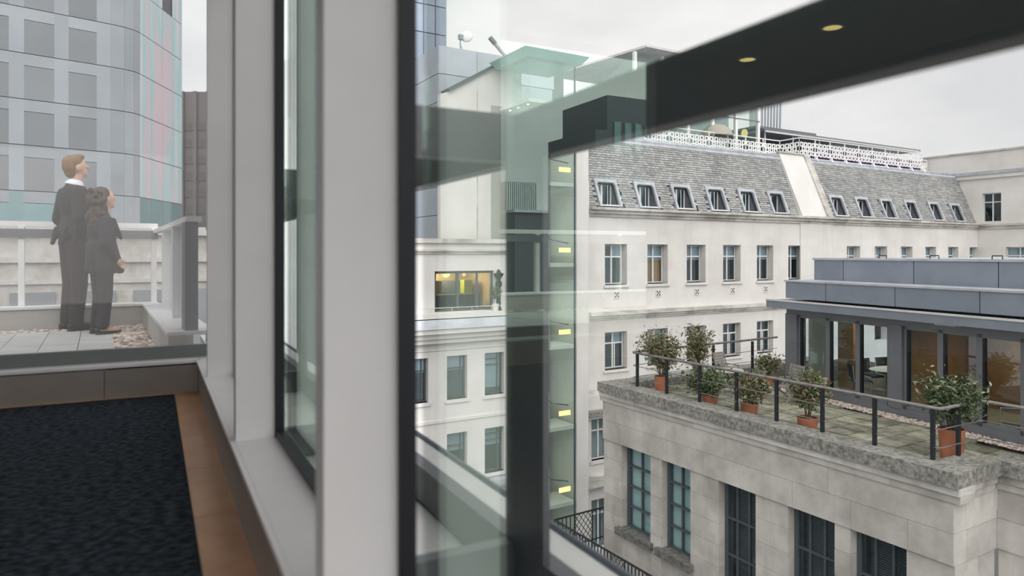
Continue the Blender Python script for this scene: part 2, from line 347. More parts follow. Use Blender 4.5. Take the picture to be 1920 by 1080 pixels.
wl = put(MB().box(LL-.2, LL, S0, 5.45, ZF, ZC), 'wall_left', 'darkwall', fr=AW, org=(LL, 0, ZF), kind='structure', label='dark panelled corridor wall', cat='wall')
put(MB().box(LL, -3.35, 5.3, 5.45, ZF, ZC), 'wall_end', 'darkwall', fr=AW, org=(-4.3, 5.4, ZF), kind='structure', label='dark solid end wall beside the glazing', cat='wall')
w3 = root('window_3', AW, (-2.5, S0-.1, ZF), kind='structure', label='glazed opening at the other end of the corridor', cat='window')
for k in range(3): put(MB().box(LL+2.985*k-.04, LL+2.985*k+.04, S0-.16, S0, ZF, ZC), 'post', 'alu', w3)
for k in range(2): put(MB().box(LL+2.985*k+.04, LL+2.985*(k+1)-.04, S0-.10, S0-.09, ZF+.03, ZC-.03), 'pane', 'cglass', w3)
put(MB().box(LL, .47, S0-.16, S0, ZF-.05, ZF+.03), 'bottom_rail', 'alu', w3); put(MB().box(LL, .47, S0-.16, S0, ZC-.03, ZC+.02), 'top_rail', 'alu', w3)
br = root('baseboard_right', AW, (.288, 0, ZF), kind='structure', label='bronze kick panel under the window sill', cat='baseboard')
for a, b_ in ((S0, -2.6), (-2.6, .55), (.55, 2.5), (2.5, S1)): block('kick_panel', 'kick', br, .276, .30, a+.002, b_-.002, ZF, ZS-.018)
put(MB().box(.268, .30, S0, S1, ZS-.018, ZS-.001), 'trim', 'alu', br)
be = root('baseboard_end', AW, (-1.5, S1, ZF), kind='structure', label='bronze kick panel under the end window', cat='baseboard')
js = [.30, -.28, -1.5, -2.7, -3.35]
for a, b_ in zip(js[:-1], js[1:]): block('kick_panel', 'kick', be, b_+.002, a-.002, S1, S1+.03, ZF, ZS-.018)
put(MB().box(-3.35, .30, S1-.008, S1+.03, ZS-.018, ZS-.001), 'trim', 'alu', be)
# window wall along the corridor
w1 = root('window_1', AW, (.46, 1.5, ZS), kind='structure', label='long corridor window with pale aluminium fins and black gaskets', cat='window')
put(MB().box(.286, .462, S0, S1+.2, ZS-.03, ZS), 'sill', 'alu', w1)
posts = [4.48, 2.905, 1.335, -.235, -1.805, -3.375]
for s in posts:
    put(MB().box(.289, .434, s, s+.075, ZS, ZC), 'post', 'alu', w1)
    put(MB().box(.434, .470, s-.012, s+.087, ZS, ZC), 'gasket', 'gasket', w1)
put(MB().box(.41, .475, 5.385, 5.465, ZS, ZC), 'corner_mullion', 'gasket', w1)
put(MB().box(.438, .472, S0, S1+.2, ZS, ZS+.028), 'gasket', 'gasket', w1)
put(MB().box(.40, .472, S0, S1+.2, ZC-.05, ZC), 'gasket', 'gasket', w1)
edges = [S1+.2] + posts + [S0]
for a, b_ in zip(edges[:-1], edges[1:]):
    put(MB().box(.476, .484, b_+.03, a-.03 if a != S1+.2 else a, ZS-.02, ZC), 'pane', 'wglass', w1)
# end window
w2 = root('window_2', AW, (-1.4, 5.4, ZS), kind='structure', label='end window with painted reflection haze looking on to the terrace', cat='window')
put(MB().box(-3.35, .289, S1, 5.46, ZS-.03, ZS), 'sill', 'alu', w2)
put(MB().box(-3.35, .41, 5.40, 5.46, ZS, ZS+.085), 'gasket', M('green_edge_frame', (.17, .19, .18), None, rough=.4), w2)
put(MB().box(-3.35, .41, 5.38, 5.46, ZC-.05, ZC), 'gasket', 'gasket', w2)
for a, b_ in ((-3.35, -1.7), (-1.7, .412)):
    put(MB().box(a+.004, b_-.004, 5.425, 5.435, ZS+.085, ZC-.05), 'pane', 'eglass' if b_ > 0 else 'cglass', w2)
# ceiling downlights over the far side of the corridor
lamps = [(-4.3, 5.05), (-4.2, 4.0), (-4.0, 2.5), (-4.0, .9), (-4.0, -.8)]
for i, (x, y) in enumerate(lamps):
    lab = 'round recessed corridor downlight, %s from the dark end wall' % ('first', 'second', 'third', 'fourth', 'fifth')[i]
    d = root('downlight', AW, (x, y, ZC), lab, 'downlight', 'corridor downlights')
    put(MB().lathe([(.075, -.004), (.095, -.004), (.095, .0), (.075, .0), (.075, -.004)], (x, y, ZC), 20), 'trim_ring', 'alu', d)
    put(MB().lathe([(.0, -.002), (.074, -.002)], (x, y, ZC), 20), 'lens', 'bulb', d)

# ---------------------------------------------------------------- steel frame and ledge outside the panes
ef = root('exterior_frame', AW, (.89, 1.7, -.94), 'anthracite steel frame of rails and posts outside the corridor window', 'steel frame')
put(MB().box(.89, .945, -4.5, 8.2, .252, .383), 'upper_rail', 'steel', ef)
put(MB().box(.89, .945, -4.5, 8.2, -.932, -.80), 'lower_rail', 'steel', ef)
for k in range(-3, 5):
    s = 1.555+1.57*k
    put(MB().box(.885, .905, s-.02, s+.191, -.80, .252), 'post', 'steel', ef)
    put(MB().box(.50, .89, s+.145, s+.191, .252, .383), 'upper_bracket', 'steel', ef)
    put(MB().box(.50, .89, s+.145, s+.191, -.932, -.80), 'lower_bracket', 'steel', ef)
lg = root('ledge', AW, (.8, 1.5, -1.0), kind='structure', label='pale panelled ledge outside the corridor window', cat='ledge')
y = -5.0
while y < 8.2:
    block('ledge_panel', 'panel', lg, .485, .886, y+.003, y+.85, -1.0, -.938); block('ledge_panel', 'panel', lg, .95, 1.10, y+.003, y+.853, -1.0, -.85); y += .857
put(MB().tube([(1.105, -5, -.853), (1.105, 8.2, -.853)], .016, 10), 'edge_tube', M('blue_grey_tube', (.10, .115, .14), None, rough=.35, metal=.4), lg)
put(MB().box(.46, 1.1, -5, 8.2, -1.6, -1.0), 'facade_edge', 'panel', lg)

# ================================================================ TERRACE BEYOND THE END WINDOW (frame AG)
ZT = -.82
tf = put(MB().box(-7, .62, 5.76, 9.3, ZT-.3, ZT-.03), 'terrace_floor', 'bed', fr=AG, org=(-3, 6.5, ZT), kind='structure', label='roof terrace floor of pale slabs beyond the end window', cat='terrace floor')
ys = [5.78, 6.22, 6.81, 7.41, 8.0, 8.74]
xs = [.125-.2825*k for k in range(17)]
for xa, xb in zip(xs[:-1], xs[1:]):
    for ya, yb in zip(ys[:-1], ys[1:]):
        block('paving_slab', 'tpaver', tf, xb+.003, xa-.003, ya+.003, yb-.003, ZT-.03, ZT)
def pebbles(x0, x1, y0, y1, z, n, r0, r1):
    mb = MB()
    for _ in range(n):
        r = random.uniform(r0, r1); c = (random.uniform(x0, x1), random.uniform(y0, y1), z+random.uniform(-.3, .35)*r)
        a = random.uniform(0, 3.14); rot = Matrix.Rotation(a, 3, 'Z')
        mb.ell(c, (r, r*random.uniform(.6, .9), r*.5), 6, 4, rot)
    return mb
gv = pebbles(.13, .43, 5.8, 9.0, ZT-.01, 2000, .014, .034); gv.v += []
g2 = pebbles(-4.5, .13, 8.76, 9.0, ZT-.01, 1300, .014, .034); gv.add(g2.v, g2.f)
put(gv, 'gravel', 'gravel', fr=AG, org=(.3, 7, ZT), kind='stuff', label='rounded brown pebbles filling the terrace margin', cat='gravel', smooth=True)
kb = root('kerb', AG, (.5, 9.1, ZT), kind='structure', label='pale kerb around the roof terrace', cat='kerb')
put(MB().box(.434, .60, 5.6, 9.18, ZT, -.60), 'kerb_side', 'kerb', kb)
put(MB().box(-7, .434, 9.0, 9.18, ZT, -.60), 'kerb_back', 'kerb', kb)
put(MB().box(-7, .60, 8.985, 9.30, -.60, -.575), 'coping_back', 'alu', kb)
put(MB().box(.425, .75, 5.6, 8.985, -.60, -.575), 'coping_side', 'alu', kb)
# back balustrade
bb_ = root('balustrade', AG, (-2, 9.2, -.575), 'glazed balustrade along the back of the terrace with dark handrail', 'balustrade')
put(MB().box(-7, .60, 9.17, 9.27, .29, .35), 'top_rail', 'alu', bb_)
put(MB().box(-7, .60, 9.14, 9.20, .17, .265), 'hand_rail', 'dgrey', bb_)
for x in (-5.0, -3.57, -2.14, -.72, .56):
    put(MB().box(x-.028, x+.028, 9.16, 9.25, -.575, .29), 'post', 'alu', bb_)
for a, b_ in ((-5.0, -3.57), (-3.57, -2.14), (-2.14, -.72), (-.72, .56)):
    put(MB().box(a+.035, b_-.035, 9.205, 9.215, -.55, .17), 'pane', 'cglass', bb_)
# side balustrade coming towards us
bs = root('balustrade', AG, (.60, 6.5, -.575), 'pale panelled balustrade running along the terrace side kerb', 'balustrade')
put(MB().box(.55, .66, 5.62, 9.14, .235, .275), 'top_rail', 'alu', bs)
for y0, y1, m_ in ((8.0, 8.95, 'bpanel'), (6.9, 7.9, 'bpanel'), (6.0, 6.8, 'bpanel')):
    put(MB().box(.625, .64, y0, y1, -.575, .235), 'panel', m_, bs)
for y in (7.95, 6.85): put(MB().box(.56, .63, y-.05, y+.05, -.575, .235), 'post', 'alu', bs)
for y in (5.78,): put(MB().box(.55, .64, y-.12, y+.12, -.575, .235), 'post', 'dgrey', bs)
# ================================================================ COURTYARD: THE LIMESTONE BUILDING WITH THE MANSARD (frame AG)
QA, PA = 25.72, 19.35
EZ, RZ, SB = 2.14, 5.72, 1.42                      # eaves, ridge, set-back of the slope
A = root('limestone_building', AG, (PA+16, QA, -18), 'pale limestone building with slate mansard roof and white lattice rail on top', 'building')
fA = lambda u, v, d: (u, QA+d, v)
cw = [PA+1.73+2.63*i for i in range(6)]; cw2 = [PA+20.3+2.86*i for i in range(6)]
holes = []
for c in cw: holes += [(c-.67, c+.67, -1.5, .44), (c-.67, c+.67, -5.5, -3.72)]
for c in cw2: holes += [(c-.67, c+.67, -1.5, .44), (c-.67, c+.67, -5.5, -3.72)]
put(cut_wall(MB(), PA-.0, PA+35.0, -18, EZ-.05, holes, fA, .42), 'wall', 'lime', A, weld=True)
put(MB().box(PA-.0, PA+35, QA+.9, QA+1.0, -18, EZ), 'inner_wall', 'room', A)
put(MB().box(PA-.78, PA+.06, QA-.10, QA+.5, -18, EZ+1.15), 'pilaster', 'limeC', A)
put(MB().box(PA+15.2, PA+18.1, QA-.07, QA, -18, EZ-.3), 'pilaster', 'lime', A)
def stepped(mb, x0, x1, q, zs): # zs: (z0, z1, projection)
    for z0, z1, pr in zs: mb.box(x0, x1, q-pr, q+.05, z0, z1)
    return mb
for x0, x1 in ((PA+.06, PA+9.2), (PA+9.22, PA+18.3), (PA+18.32, PA+27), (PA+27.02, PA+35)):
    put(stepped(MB(), x0, x1, QA, [(EZ-.42, EZ-.28, .10), (EZ-.28, EZ-.12, .22), (EZ-.12, EZ, .36)]), 'cornice', 'cornice', A)
    put(stepped(MB(), x0, x1, QA, [(-3.12, -3.02, .08), (-3.02, -2.90, .16), (-2.90, -2.72, .26)]), 'string_course', 'cornice', A)
def sash(parent, name, c, w_, z0, z1, q, style, fr_mat='white', glass='fglass', th=.05, axis='x'):
    # casement: a frame with one mullion and a transom, its panes and whatever hangs behind them. Works along x (facing -y) or along y (facing -x)
    def bx(mb, a0, a1, d0, d1, c0, c1): return mb.box(a0, a1, d0, d1, c0, c1) if axis == 'x' else mb.box(d0, d1, a0, a1, c0, c1)
    f = MB(); zt = z1-(z1-z0)*.31
    for a0, a1 in ((c-w_/2, c-w_/2+th), (c+w_/2-th, c+w_/2)): bx(f, a0, a1, q, q+.07, z0, z1)
    for b0, b1 in ((z0, z0+th), (z1-th, z1), (zt-.035, zt+.035)): bx(f, c-w_/2, c+w_/2, q, q+.07, b0, b1)
    bx(f, c-.04, c+.04, q-.005, q+.07, z0, z1)
    if style[0] == '1':
        bx(f, c+.10, c+.15, q-.005, q+.05, z0, zt)
    fo = put(f, name, fr_mat, parent)
    for a0, a1, b0, b1 in ((c-w_/2+th, c-.04, z0+th, zt-.035), (c+.04, c+w_/2-th, z0+th, zt-.035), (c-w_/2+th, c-.04, zt+.035, z1-th), (c+.04, c+w_/2-th, zt+.035, z1-th)):
        if axis == 'x': block('pane', glass, fo, a0, a1, q+.03, q+.04, b0, b1)
        else: block('pane', glass, fo, q+.03, q+.04, a0, a1, b0, b1)
    if 'b' in style: bx_ = bx(MB(), c-w_/2+.03, c+w_/2-.03, q+.10, q+.11, zt-.18, z1); put(bx_, 'blind', 'blind', fo)
    if 'h' in style: bx_ = bx(MB(), c+.02, c+w_/2-.03, q+.10, q+.11, zt, z1); put(bx_, 'blind', 'blind', fo)
    if 'o' in style: bx_ = bx(MB(), c-w_/2+.03, c+w_/2-.03, q+.16, q+.17, z0, zt-.1); put(bx_, 'painted_room_glow', 'orange', fo)  # orange sheet stands in for a warm lit room
    if 'f' in style: bx_ = bx(MB(), c-w_/2+.03, c+w_/2-.03, q+.10, q+.11, z0+.05, z1); put(bx_, 'blind', 'blind', fo)
    return fo
vent = MB(); vent.box(-.17, .17, -.03, .02, -.17, .17)
vent_me = mesh_of(vent, 'vent_block', 'limeC')
hole_me = mesh_of(MB().box(-.035, .035, -.036, -.028, -.035, .035), 'vent_hole', 'gasket')
for i, c in enumerate(cw):
    sash(A, 'window', c-.02, 1.28, -1.46, .42, QA+.34, ('h', 'bo', 'b', 'b', 'b', 'b')[i])
    put(MB().box(c-.76, c+.76, QA-.10, QA+.34, -1.62, -1.5), 'window_sill', 'limeC', A)
    if i < 5:
        v = piece('vent_block', vent_me, A, (c+.02, QA-.01, -1.97)); ORG[v.name] = ORG[A.name]
        for dx, dz in ((-.08, -.08), (.08, -.08), (0, 0), (-.08, .08), (.08, .08)):
            h = bpy.data.objects.new('vent_hole', hole_me); COL.objects.link(h); h.parent = v; h.location = (dx, 0, dz)
    sash(A, 'window', c-.02, 1.28, -5.46, -3.74, QA+.26, ('1h', '1f', '1', '1', '1', '1')[i])
    put(MB().box(c-.76, c+.76, QA-.08, QA+.26, -5.62, -5.5), 'window_sill', 'limeC', A)
for i, c in enumerate(cw2):
    sash(A, 'window', c-.02, 1.28, -1.46, .42, QA+.34, ('h', 'f', 'f', 'f', 'h', 'h')[i])
# --- mansard slope
def slope(u, v, d):  # v 0..1 up the slope, d outward(-)/inward(+)
    L_ = math.hypot(SB, RZ-EZ); nq, nz_ = (RZ-EZ)/L_, -SB/L_
    return (u, QA+.08+SB*v+nq*d, EZ+(RZ-EZ)*v+nz_*d)
# dormers: px centre of the recess foot on the slope
dorm = []
for px in (1144, 1217, 1285, 1349, 1409, 1463): dorm.append(on_y(AG, QA+.15, px)[0])
for px in (1577, 1625, 1671, 1716, 1760, 1800): dorm.append(on_y(AG, QA+.15, px)[0])
VH0, VH1, DW = .035, .345, .54
dh = [(c-DW, c+DW, VH0, VH1) for c in dorm]
for nm, u0, u1 in (('a', PA+.06, PA+15.3), ('b', PA+17.7, PA+35)):
    put(cut_wall(MB(), u0, u1, 0, 1, [h for h in dh if u0 < h[0] < u1], lambda u, v, d: slope(u, v, d+.03), .15), 'roof_deck', 'underlay_and_butt_shade', A, weld=True)
    sl = MB(); rows = 29
    for j in range(rows):
        v0, v1 = j/rows-.012, (j+1)/rows+.004; u = u0 - (.15 if j % 2 else 0) - random.uniform(0, .02)
        while u < u1:
            wd = random.uniform(.27, .33); a, b_ = max(u, u0), min(u+wd-.02, u1); u += wd
            if b_-a < .04 or any(b_ > h[0]-.1 and a < h[1]+.1 and v1 > h[2]-.03 and v0 < h[3]+.02 for h in dh): continue
            jz = random.uniform(-.004, .006); vb = v0+random.uniform(-.003, .003)
            P = [slope(a, vb, -.042+jz), slope(b_, vb, -.042+jz), slope(b_, v1, .0), slope(a, v1, .0), slope(a, vb, .0), slope(b_, vb, .0)]
            sl.add(P, [(0,1,2,3), (0,4,5,1), (0,3,4), (1,5,2)])
    so = put(sl, 'slates', 'slate', A, kind='stuff'); so.data.materials.append(mt['underlay_and_butt_shade'])
    for pi, pol in enumerate(so.data.polygons): pol.material_index = 1 if pi % 4 == 1 else 0  # dark butt faces paint the shadow lines between courses, plus edge dirt
    # lead roll along the ridge
    rp = put(MB().tube([(u0, QA+SB+.10, RZ+.03), (u1, QA+SB+.10, RZ+.03)], .11, 10), 'ridge_roll', 'lead', A, smooth=True)
    put(MB().add([slope(u0, .945, -.05), slope(u1, .945, -.05), slope(u1, 1.02, -.06), slope(u0, 1.02, -.06), slope(u0, .945, 0), slope(u1, .945, 0), slope(u1, 1.02, 0), slope(u0, 1.02, 0)], [(0,1,2,3), (7,6,5,4), (0,4,5,1), (3,2,6,7), (0,3,7,4), (1,5,6,2)]), 'ridge_flashing', 'lead', A)
    put(MB().box(u0, u1, QA+SB, QA+9, RZ-.15, RZ-.02), 'flat_roof', 'lead', A)
for i, c in enumerate(dorm):
    h = dh[i]; fo = .14
    ring = cut_wall(MB(), c-DW-fo, c+DW+fo, VH0-.02, VH1+.045, [(c-DW, c+DW, VH0-.02, VH1)], lambda u, v, d: slope(u, v, d-.10), .16)
    # small chamfer pieces in the upper corners of the lead surround
    for sgn in (-1, 1):
        a = c+sgn*DW; b_ = a-sgn*.10
        ring.add([slope(a, VH1-.03, -.10), slope(a, VH1, -.10), slope(b_, VH1, -.10), slope(a, VH1-.03, .0), slope(a, VH1, .0), slope(b_, VH1, .0)], [(0,1,2), (5,4,3), (0,2,5,3)])
    d = put(ring, 'dormer', 'lead', A)
    p0 = slope(c, VH0, 0); p1 = slope(c, VH1, .12); qb = p1[1]
    for sgn in (-1, 1):
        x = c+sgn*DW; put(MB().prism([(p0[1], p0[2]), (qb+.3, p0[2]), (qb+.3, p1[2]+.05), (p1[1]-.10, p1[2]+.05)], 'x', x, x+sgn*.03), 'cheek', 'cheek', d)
    put(MB().box(c-DW, c+DW, p0[1]-.06, qb+.3, p0[2]-.03, p0[2]+.04), 'dormer_sill', 'white', d)
    put(MB().box(c-DW, c+DW, p1[1]-.12, qb+.3, p1[2]+.03, p1[2]+.08), 'dormer_head', 'cheek', d)
    f = MB(); z0, z1, q = p0[2]+.04, p1[2]+.03, qb+.06
    for a0, a1 in ((-DW, -DW+.06), (-.10, .0), (DW-.05, DW)): f.box(c+a0, c+a1, q, q+.06, z0, z1)
    f.box(c-DW, c+DW, q, q+.06, z0, z0+.06); f.box(c-DW, c+DW, q, q+.06, z1-.06, z1)
    put(f, 'casement', 'white', d)
    put(MB().box(c-DW+.09, c+DW-.09, q+.025, q+.035, z0+.06, z1-.06), 'pane', 'fglass', d)
    if i in (0, 2): put(MB().box(c-.25, c+.1, q+.10, q+.12, z0, z1), 'painted_room_glow', 'orange', d)  # orange sheet paints a lit room behind the pane
    elif i in (3, 5, 6, 7, 8): put(MB().box(c-DW, c+.0, q+.10, q+.12, z0, z1), 'blind', 'blind', d)
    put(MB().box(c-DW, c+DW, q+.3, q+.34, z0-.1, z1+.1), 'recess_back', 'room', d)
# --- party wall that climbs over the slope
pw = [(QA-.18, EZ-.02), (QA+SB+.05, RZ+.28), (QA+SB+1.6, RZ+.28), (QA+SB+1.6, EZ-.02)]
put(MB().prism(pw, 'x', PA+15.25, PA+17.75), 'party_wall', 'limeC', A)
cp = [(QA-.30, EZ-.02), (QA+SB-.02, RZ+.36), (QA+SB+1.6, RZ+.36), (QA+SB+1.6, RZ+.28), (QA+SB+.05, RZ+.28), (QA-.16, EZ-.02)]
put(MB().prism(cp, 'x', PA+17.45, PA+17.95), 'party_wall_coping', 'cornice', A)
put(MB().box(PA+15.2, PA+17.9, QA+SB-.06, QA+SB+.2, RZ+.24, RZ+.34), 'party_wall_cap', 'cornice', A)
# --- return wing on the far side
PD = PA+35.0
D = root('return_wing', AG, (PD, QA-6, -18), 'limestone return wing closing the far end of the mansard roof', 'building')
wq0, wq1 = on_x(AG, PD, 1877)[0], on_x(AG, PD, 1842)[0]
wz1 = on_x(AG, PD, 1860, 362)[1]; lq1 = on_x(AG, PD, 1886)[0]
hD = [(wq0, wq1, EZ+.08, wz1), (lq1-1.6, lq1, -1.5, .44)]
put(cut_wall(MB(), QA-9, QA+4, -18, 7.28, hD, lambda u, v, d: (PD+d, u, v), .42), 'wall', 'lime', D, weld=True)
put(MB().box(PD+1, PD+1.1, QA-9, QA+4, -18, 7.2), 'inner_wall', 'room', D)
for z0, z1, pr, m_ in ((5.62, 5.85, .22, 'lead'), (5.35, 5.62, .14, 'limeC'), (7.22, 7.34, .10, 'cornice'), (EZ-.40, EZ-.2, .10, 'cornice'), (EZ-.2, EZ-.05, .2, 'cornice')):
    put(MB().box(PD-pr, PD+.1, QA-9, QA+(4 if z0 > 3 else 0), z0, z1), 'cornice', m_, D)
sash(D, 'window', (wq0+wq1)/2, wq1-wq0, EZ+.1, wz1, PD+.2, 'x', axis='y')
sash(D, 'window', lq1-.8, 1.6, -1.5, .44, PD+.2, 'f', axis='y')

# --- white lattice railing on the roof (two runs and the jog between them)
LR = root('lattice_railing', AG, (PA+16, QA+2.2, RZ), 'white perforated lattice railing on top of the mansard roof', 'railing')
def lattice_panel(length):
    mb = MB(); h = .78; nx = max(2, int(round(length/.36))); dx = length/nx
    for r_ in range(3):
        for k in range(nx):
            cx = dx*(k+.5) + (dx/2 if r_ % 2 else 0); cz = .13+.26*r_
            if cx > length-.05: continue
            n = 8; ro, ri = .165, .085
            vs = []; 
            for j in range(n):
                a = 2*math.pi*(j+.5)/n; vs += [(cx+ro*1.05*math.cos(a), -.015, cz+ro*math.sin(a)), (cx+ri*math.cos(a), -.015, cz+ri*math.sin(a)), (cx+ro*1.05*math.cos(a), .015, cz+ro*math.sin(a)), (cx+ri*math.cos(a), .015, cz+ri*math.sin(a))]
            fs = []
            for j in range(n):
                p, q = 4*j, 4*((j+1) % n); fs += [(p, q, q+1, p+1), (p+2, p+3, q+3, q+2), (p+1, q+1, q+3, p+3), (p, p+2, q+2, q)]
            mb.add(vs, fs)
    mb.box(0, length, -.02, .02, 0, .03); mb.box(0, length, -.02, .02, h-.03, h)
    return mb
foot_me = mesh_of(MB().lathe([(.13, 0), (.03, .26), (0, .27)], n=6), 'rail_foot', 'lattice')
post_me = mesh_of(MB().box(-.025, .025, -.025, .025, 0, 1.32), 'rail_post', 'lattice')
def run(p0, p1, pitch=1.5):
    p0, p1 = Vector((*p0, 0)), Vector((*p1, 0)); d = p1-p0; n = max(1, round(d.length/pitch)); step = d/n; ang = math.atan2(d.y, d.x)
    me = mesh_of(lattice_panel(step.length), 'lattice_panel', 'lattice')
    for i in range(n+1):
        q = p0+step*i
        piece('rail_post', post_me, LR, (q.x, q.y, RZ), ang); piece('rail_foot', foot_me, LR, (q.x-.0, q.y-.12, RZ))
        if i < n: piece('lattice_panel', me, LR, (q.x, q.y, RZ+.30), ang)
    put(MB().tube([(p0.x, p0.y, RZ+1.33), (p1.x, p1.y, RZ+1.33)], .035, 8), 'top_rail', 'lattice', LR)
xj = on_y(AG, QA+3.05, 1462)[0]
run((PA+1.8, QA+3.05), (xj, QA+3.05)); run((xj, QA+3.05), (xj, QA+1.62), 1.43); run((xj, QA+1.62), (PD-4.2, QA+1.62)); run((PD-4.2, QA+3.4), (PD-.3, QA+3.4))
# --- rooftop penthouse of glass
QP = 29.2
x0, x1 = on_y(AG, QP, 1190)[0], on_y(AG, QP, 1421)[0]
PH = root('glass_penthouse', AG, ((x0+x1)/2, QP, RZ), 'glass rooftop penthouse with white columns behind the lattice railing', 'penthouse')
zr = 10.75
put(MB().box(x0, x1+.3, QP+2.6, QP+2.7, RZ, zr-.6), 'back_screen', 'blind', PH)
put(MB().add([(x0-2.0, QP+5.5, zr), (x0+.25, QP-.7, zr+.55), (x1+.6, QP-.7, zr+.55), (x1+.6, QP+5.5, zr), (x0-2.0, QP+5.5, zr-.12), (x0+.25, QP-.7, zr+.43), (x1+.6, QP-.7, zr+.43), (x1+.6, QP+5.5, zr-.12)], [(0,1,2,3), (7,6,5,4), (0,4,5,1), (1,5,6,2), (2,6,7,3), (3,7,4,0)]), 'roof', 'panel', PH)
xs_ = [x0 + (x1-x0)*i/5 for i in range(6)]
for a in xs_: put(MB().box(a-.09, a+.09, QP-.09, QP+.09, RZ, zr+.3), 'column', 'lattice', PH)
for a, b_ in zip(xs_[:-1], xs_[1:]): put(MB().box(a+.1, b_-.1, QP-.01, QP+.01, RZ, zr), 'pane', 'green', PH)
put(MB().tube([(x0, QP-.12, RZ+2.45), (x1, QP-.12, RZ+2.45)], .03, 6), 'tie_rod', 'dgrey', PH)
for j in range(4): put(MB().box(x0-.02, x0+.02, QP+.15+1.3*j, QP+1.35+1.3*j, RZ, zr-.05*j), 'pane', 'green', PH)
gx = on_y(AG, QA+3.8, 1396)[0]
LG = root('globe_lamp', AG, (gx, QA+3.8, RZ), 'round yellow globe lamp on a stand behind the lattice railing', 'lamp')
put(MB().ell((gx, QA+3.8, RZ+1.72), (.20, .20, .26), 14, 10), 'globe', EMIT('yellow_globe', (1, .78, .30), .85), LG, smooth=True)
put(MB().tube([(gx, QA+3.8, RZ), (gx, QA+3.8, RZ+1.5)], .03, 8), 'stand', 'dgrey', LG)
ux = on_y(AG, QA+3.6, 1343)[0]
UM = root('parasol', AG, (ux, QA+3.6, RZ), 'low beige parasol behind the lattice railing', 'parasol')
put(MB().lathe([(1.0, 1.25), (.85, 1.62), (.5, 1.9), (0, 2.02)], (ux, QA+3.6, RZ), 14), 'canopy', M('beige_canvas', (.42, .39, .34), None, rough=.9), UM, smooth=True)
put(MB().tube([(ux, QA+3.6, RZ), (ux, QA+3.6, RZ+2.0)], .03, 8), 'pole', 'dgrey', UM)
# --- long thin roof canopy with a dark bar under it
cx0, cx1 = on_y(AG, 30, 1424)[0], on_y(AG, 30, 1716)[0]
RC = root('roof_canopy', AG, ((cx0+cx1)/2, 31, RZ), 'long thin roof canopy on slim posts over the purple rooftop seats', 'canopy')
put(MB().box(cx0, cx1, 29.6, 33.5, 7.78, 7.92), 'canopy_roof', 'dgrey', RC)
put(MB().box(cx0, cx1-.3, 29.5, 29.6, 7.70, 7.80), 'fascia', 'panel', RC)
put(MB().box(cx0, cx0+6, 30.2, 33.5, 8.06, 8.22), 'upper_roof', 'dgrey', RC)
put(MB().box(cx0, cx1-6, 33.3, 33.5, RZ, 7.78), 'back_wall', 'iron_w', RC)
for k in range(7): a = cx0+.4+(cx1-cx0-1.2)*k/6; put(MB().tube([(a, 29.9, RZ), (a, 29.9, 7.78)], .05, 8), 'post', 'lattice', RC)
for k in range(6):
    a = xj+2.6+2.1*k
    s = root('rooftop_sofa', AG, (a, QA+2.4, RZ), 'purple rooftop sofa behind the lattice railing, %s from the party wall' % ('first', 'second', 'third', 'fourth', 'fifth', 'sixth')[k], 'sofa', 'purple rooftop sofas')
    put(MB().box(a-.85, a+.85, QA+2.0, QA+2.25, RZ, RZ+.85), 'backrest', 'purple', s); put(MB().box(a-.85, a+.85, QA+2.25, QA+2.9, RZ+.05, RZ+.42), 'seat', 'purple', s)

# ================================================================ GREEN GLASS STAIR TOWER
QT = 24.2; TX0, TX1 = 15.3, 17.56
ST = root('stair_tower', AG, (16.5, 25.4, -18), 'green glass stair tower with overhanging roof between the limestone buildings', 'stair tower')
put(MB().box(TX0-.3, PA-.7, 27.0, 27.2, -18, 6.6), 'back_wall', 'stairw', ST)
put(MB().box(TX1+.4, PA-.75, QT+.4, 27.0, -18, 5.2), 'side_wall', 'limeC', ST)
zj = [-18, -14.9, -13.15, -11.45, -9.7, -8.0, -6.25, -4.5, -2.75, -1.0, .72, 2.45, 4.2, 8.0]
for a, b_ in zip(zj[:-1], zj[1:]):
    put(MB().box(TX0, TX1, QT-.01, QT+.01, a+.012, b_-.012), 'pane', 'green', ST)
    put(MB().box(TX0-.01, TX0+.01, QT+.02, 25.6, a+.012, b_-.012), 'pane', 'green', ST)
put(MB().box(TX1-.02, TX1+.03, QT-.03, QT+.04, -18, 8.0), 'edge_post', 'iron_w', ST)
put(MB().add([(TX0-.45, QT-.35, 8.42), (TX1+.55, QT-.35, 8.42), (TX1+.55, 26.9, 8.42), (TX0-.45, 26.9, 8.42), (TX0-.2, QT-.1, 8.1), (TX1+.3, QT-.1, 8.1), (TX1+.3, 26.6, 8.1), (TX0-.2, 26.6, 8.1)], [(0,1,2,3), (7,6,5,4), (0,4,5,1), (1,5,6,2), (2,6,7,3), (3,7,4,0)]), 'roof', 'greenroof', ST)
put(MB().box(TX0+.1, TX1-.1, QT+.3, 26.9, 6.35, 6.5), 'upper_ceiling', 'panel', ST)
spot_me = mesh_of(MB().lathe([(0, 0), (.045, 0), (.045, .02)], n=8), 'ceiling_spot', EMIT('white_spot', (1, .97, .9), 3))
for a, b_ in ((.4, .8), (1.2, .8), (.4, 1.6), (1.2, 1.6), (.4, 2.3)): piece('ceiling_spot', spot_me, ST, (TX0+a, QT+b_, 6.33))
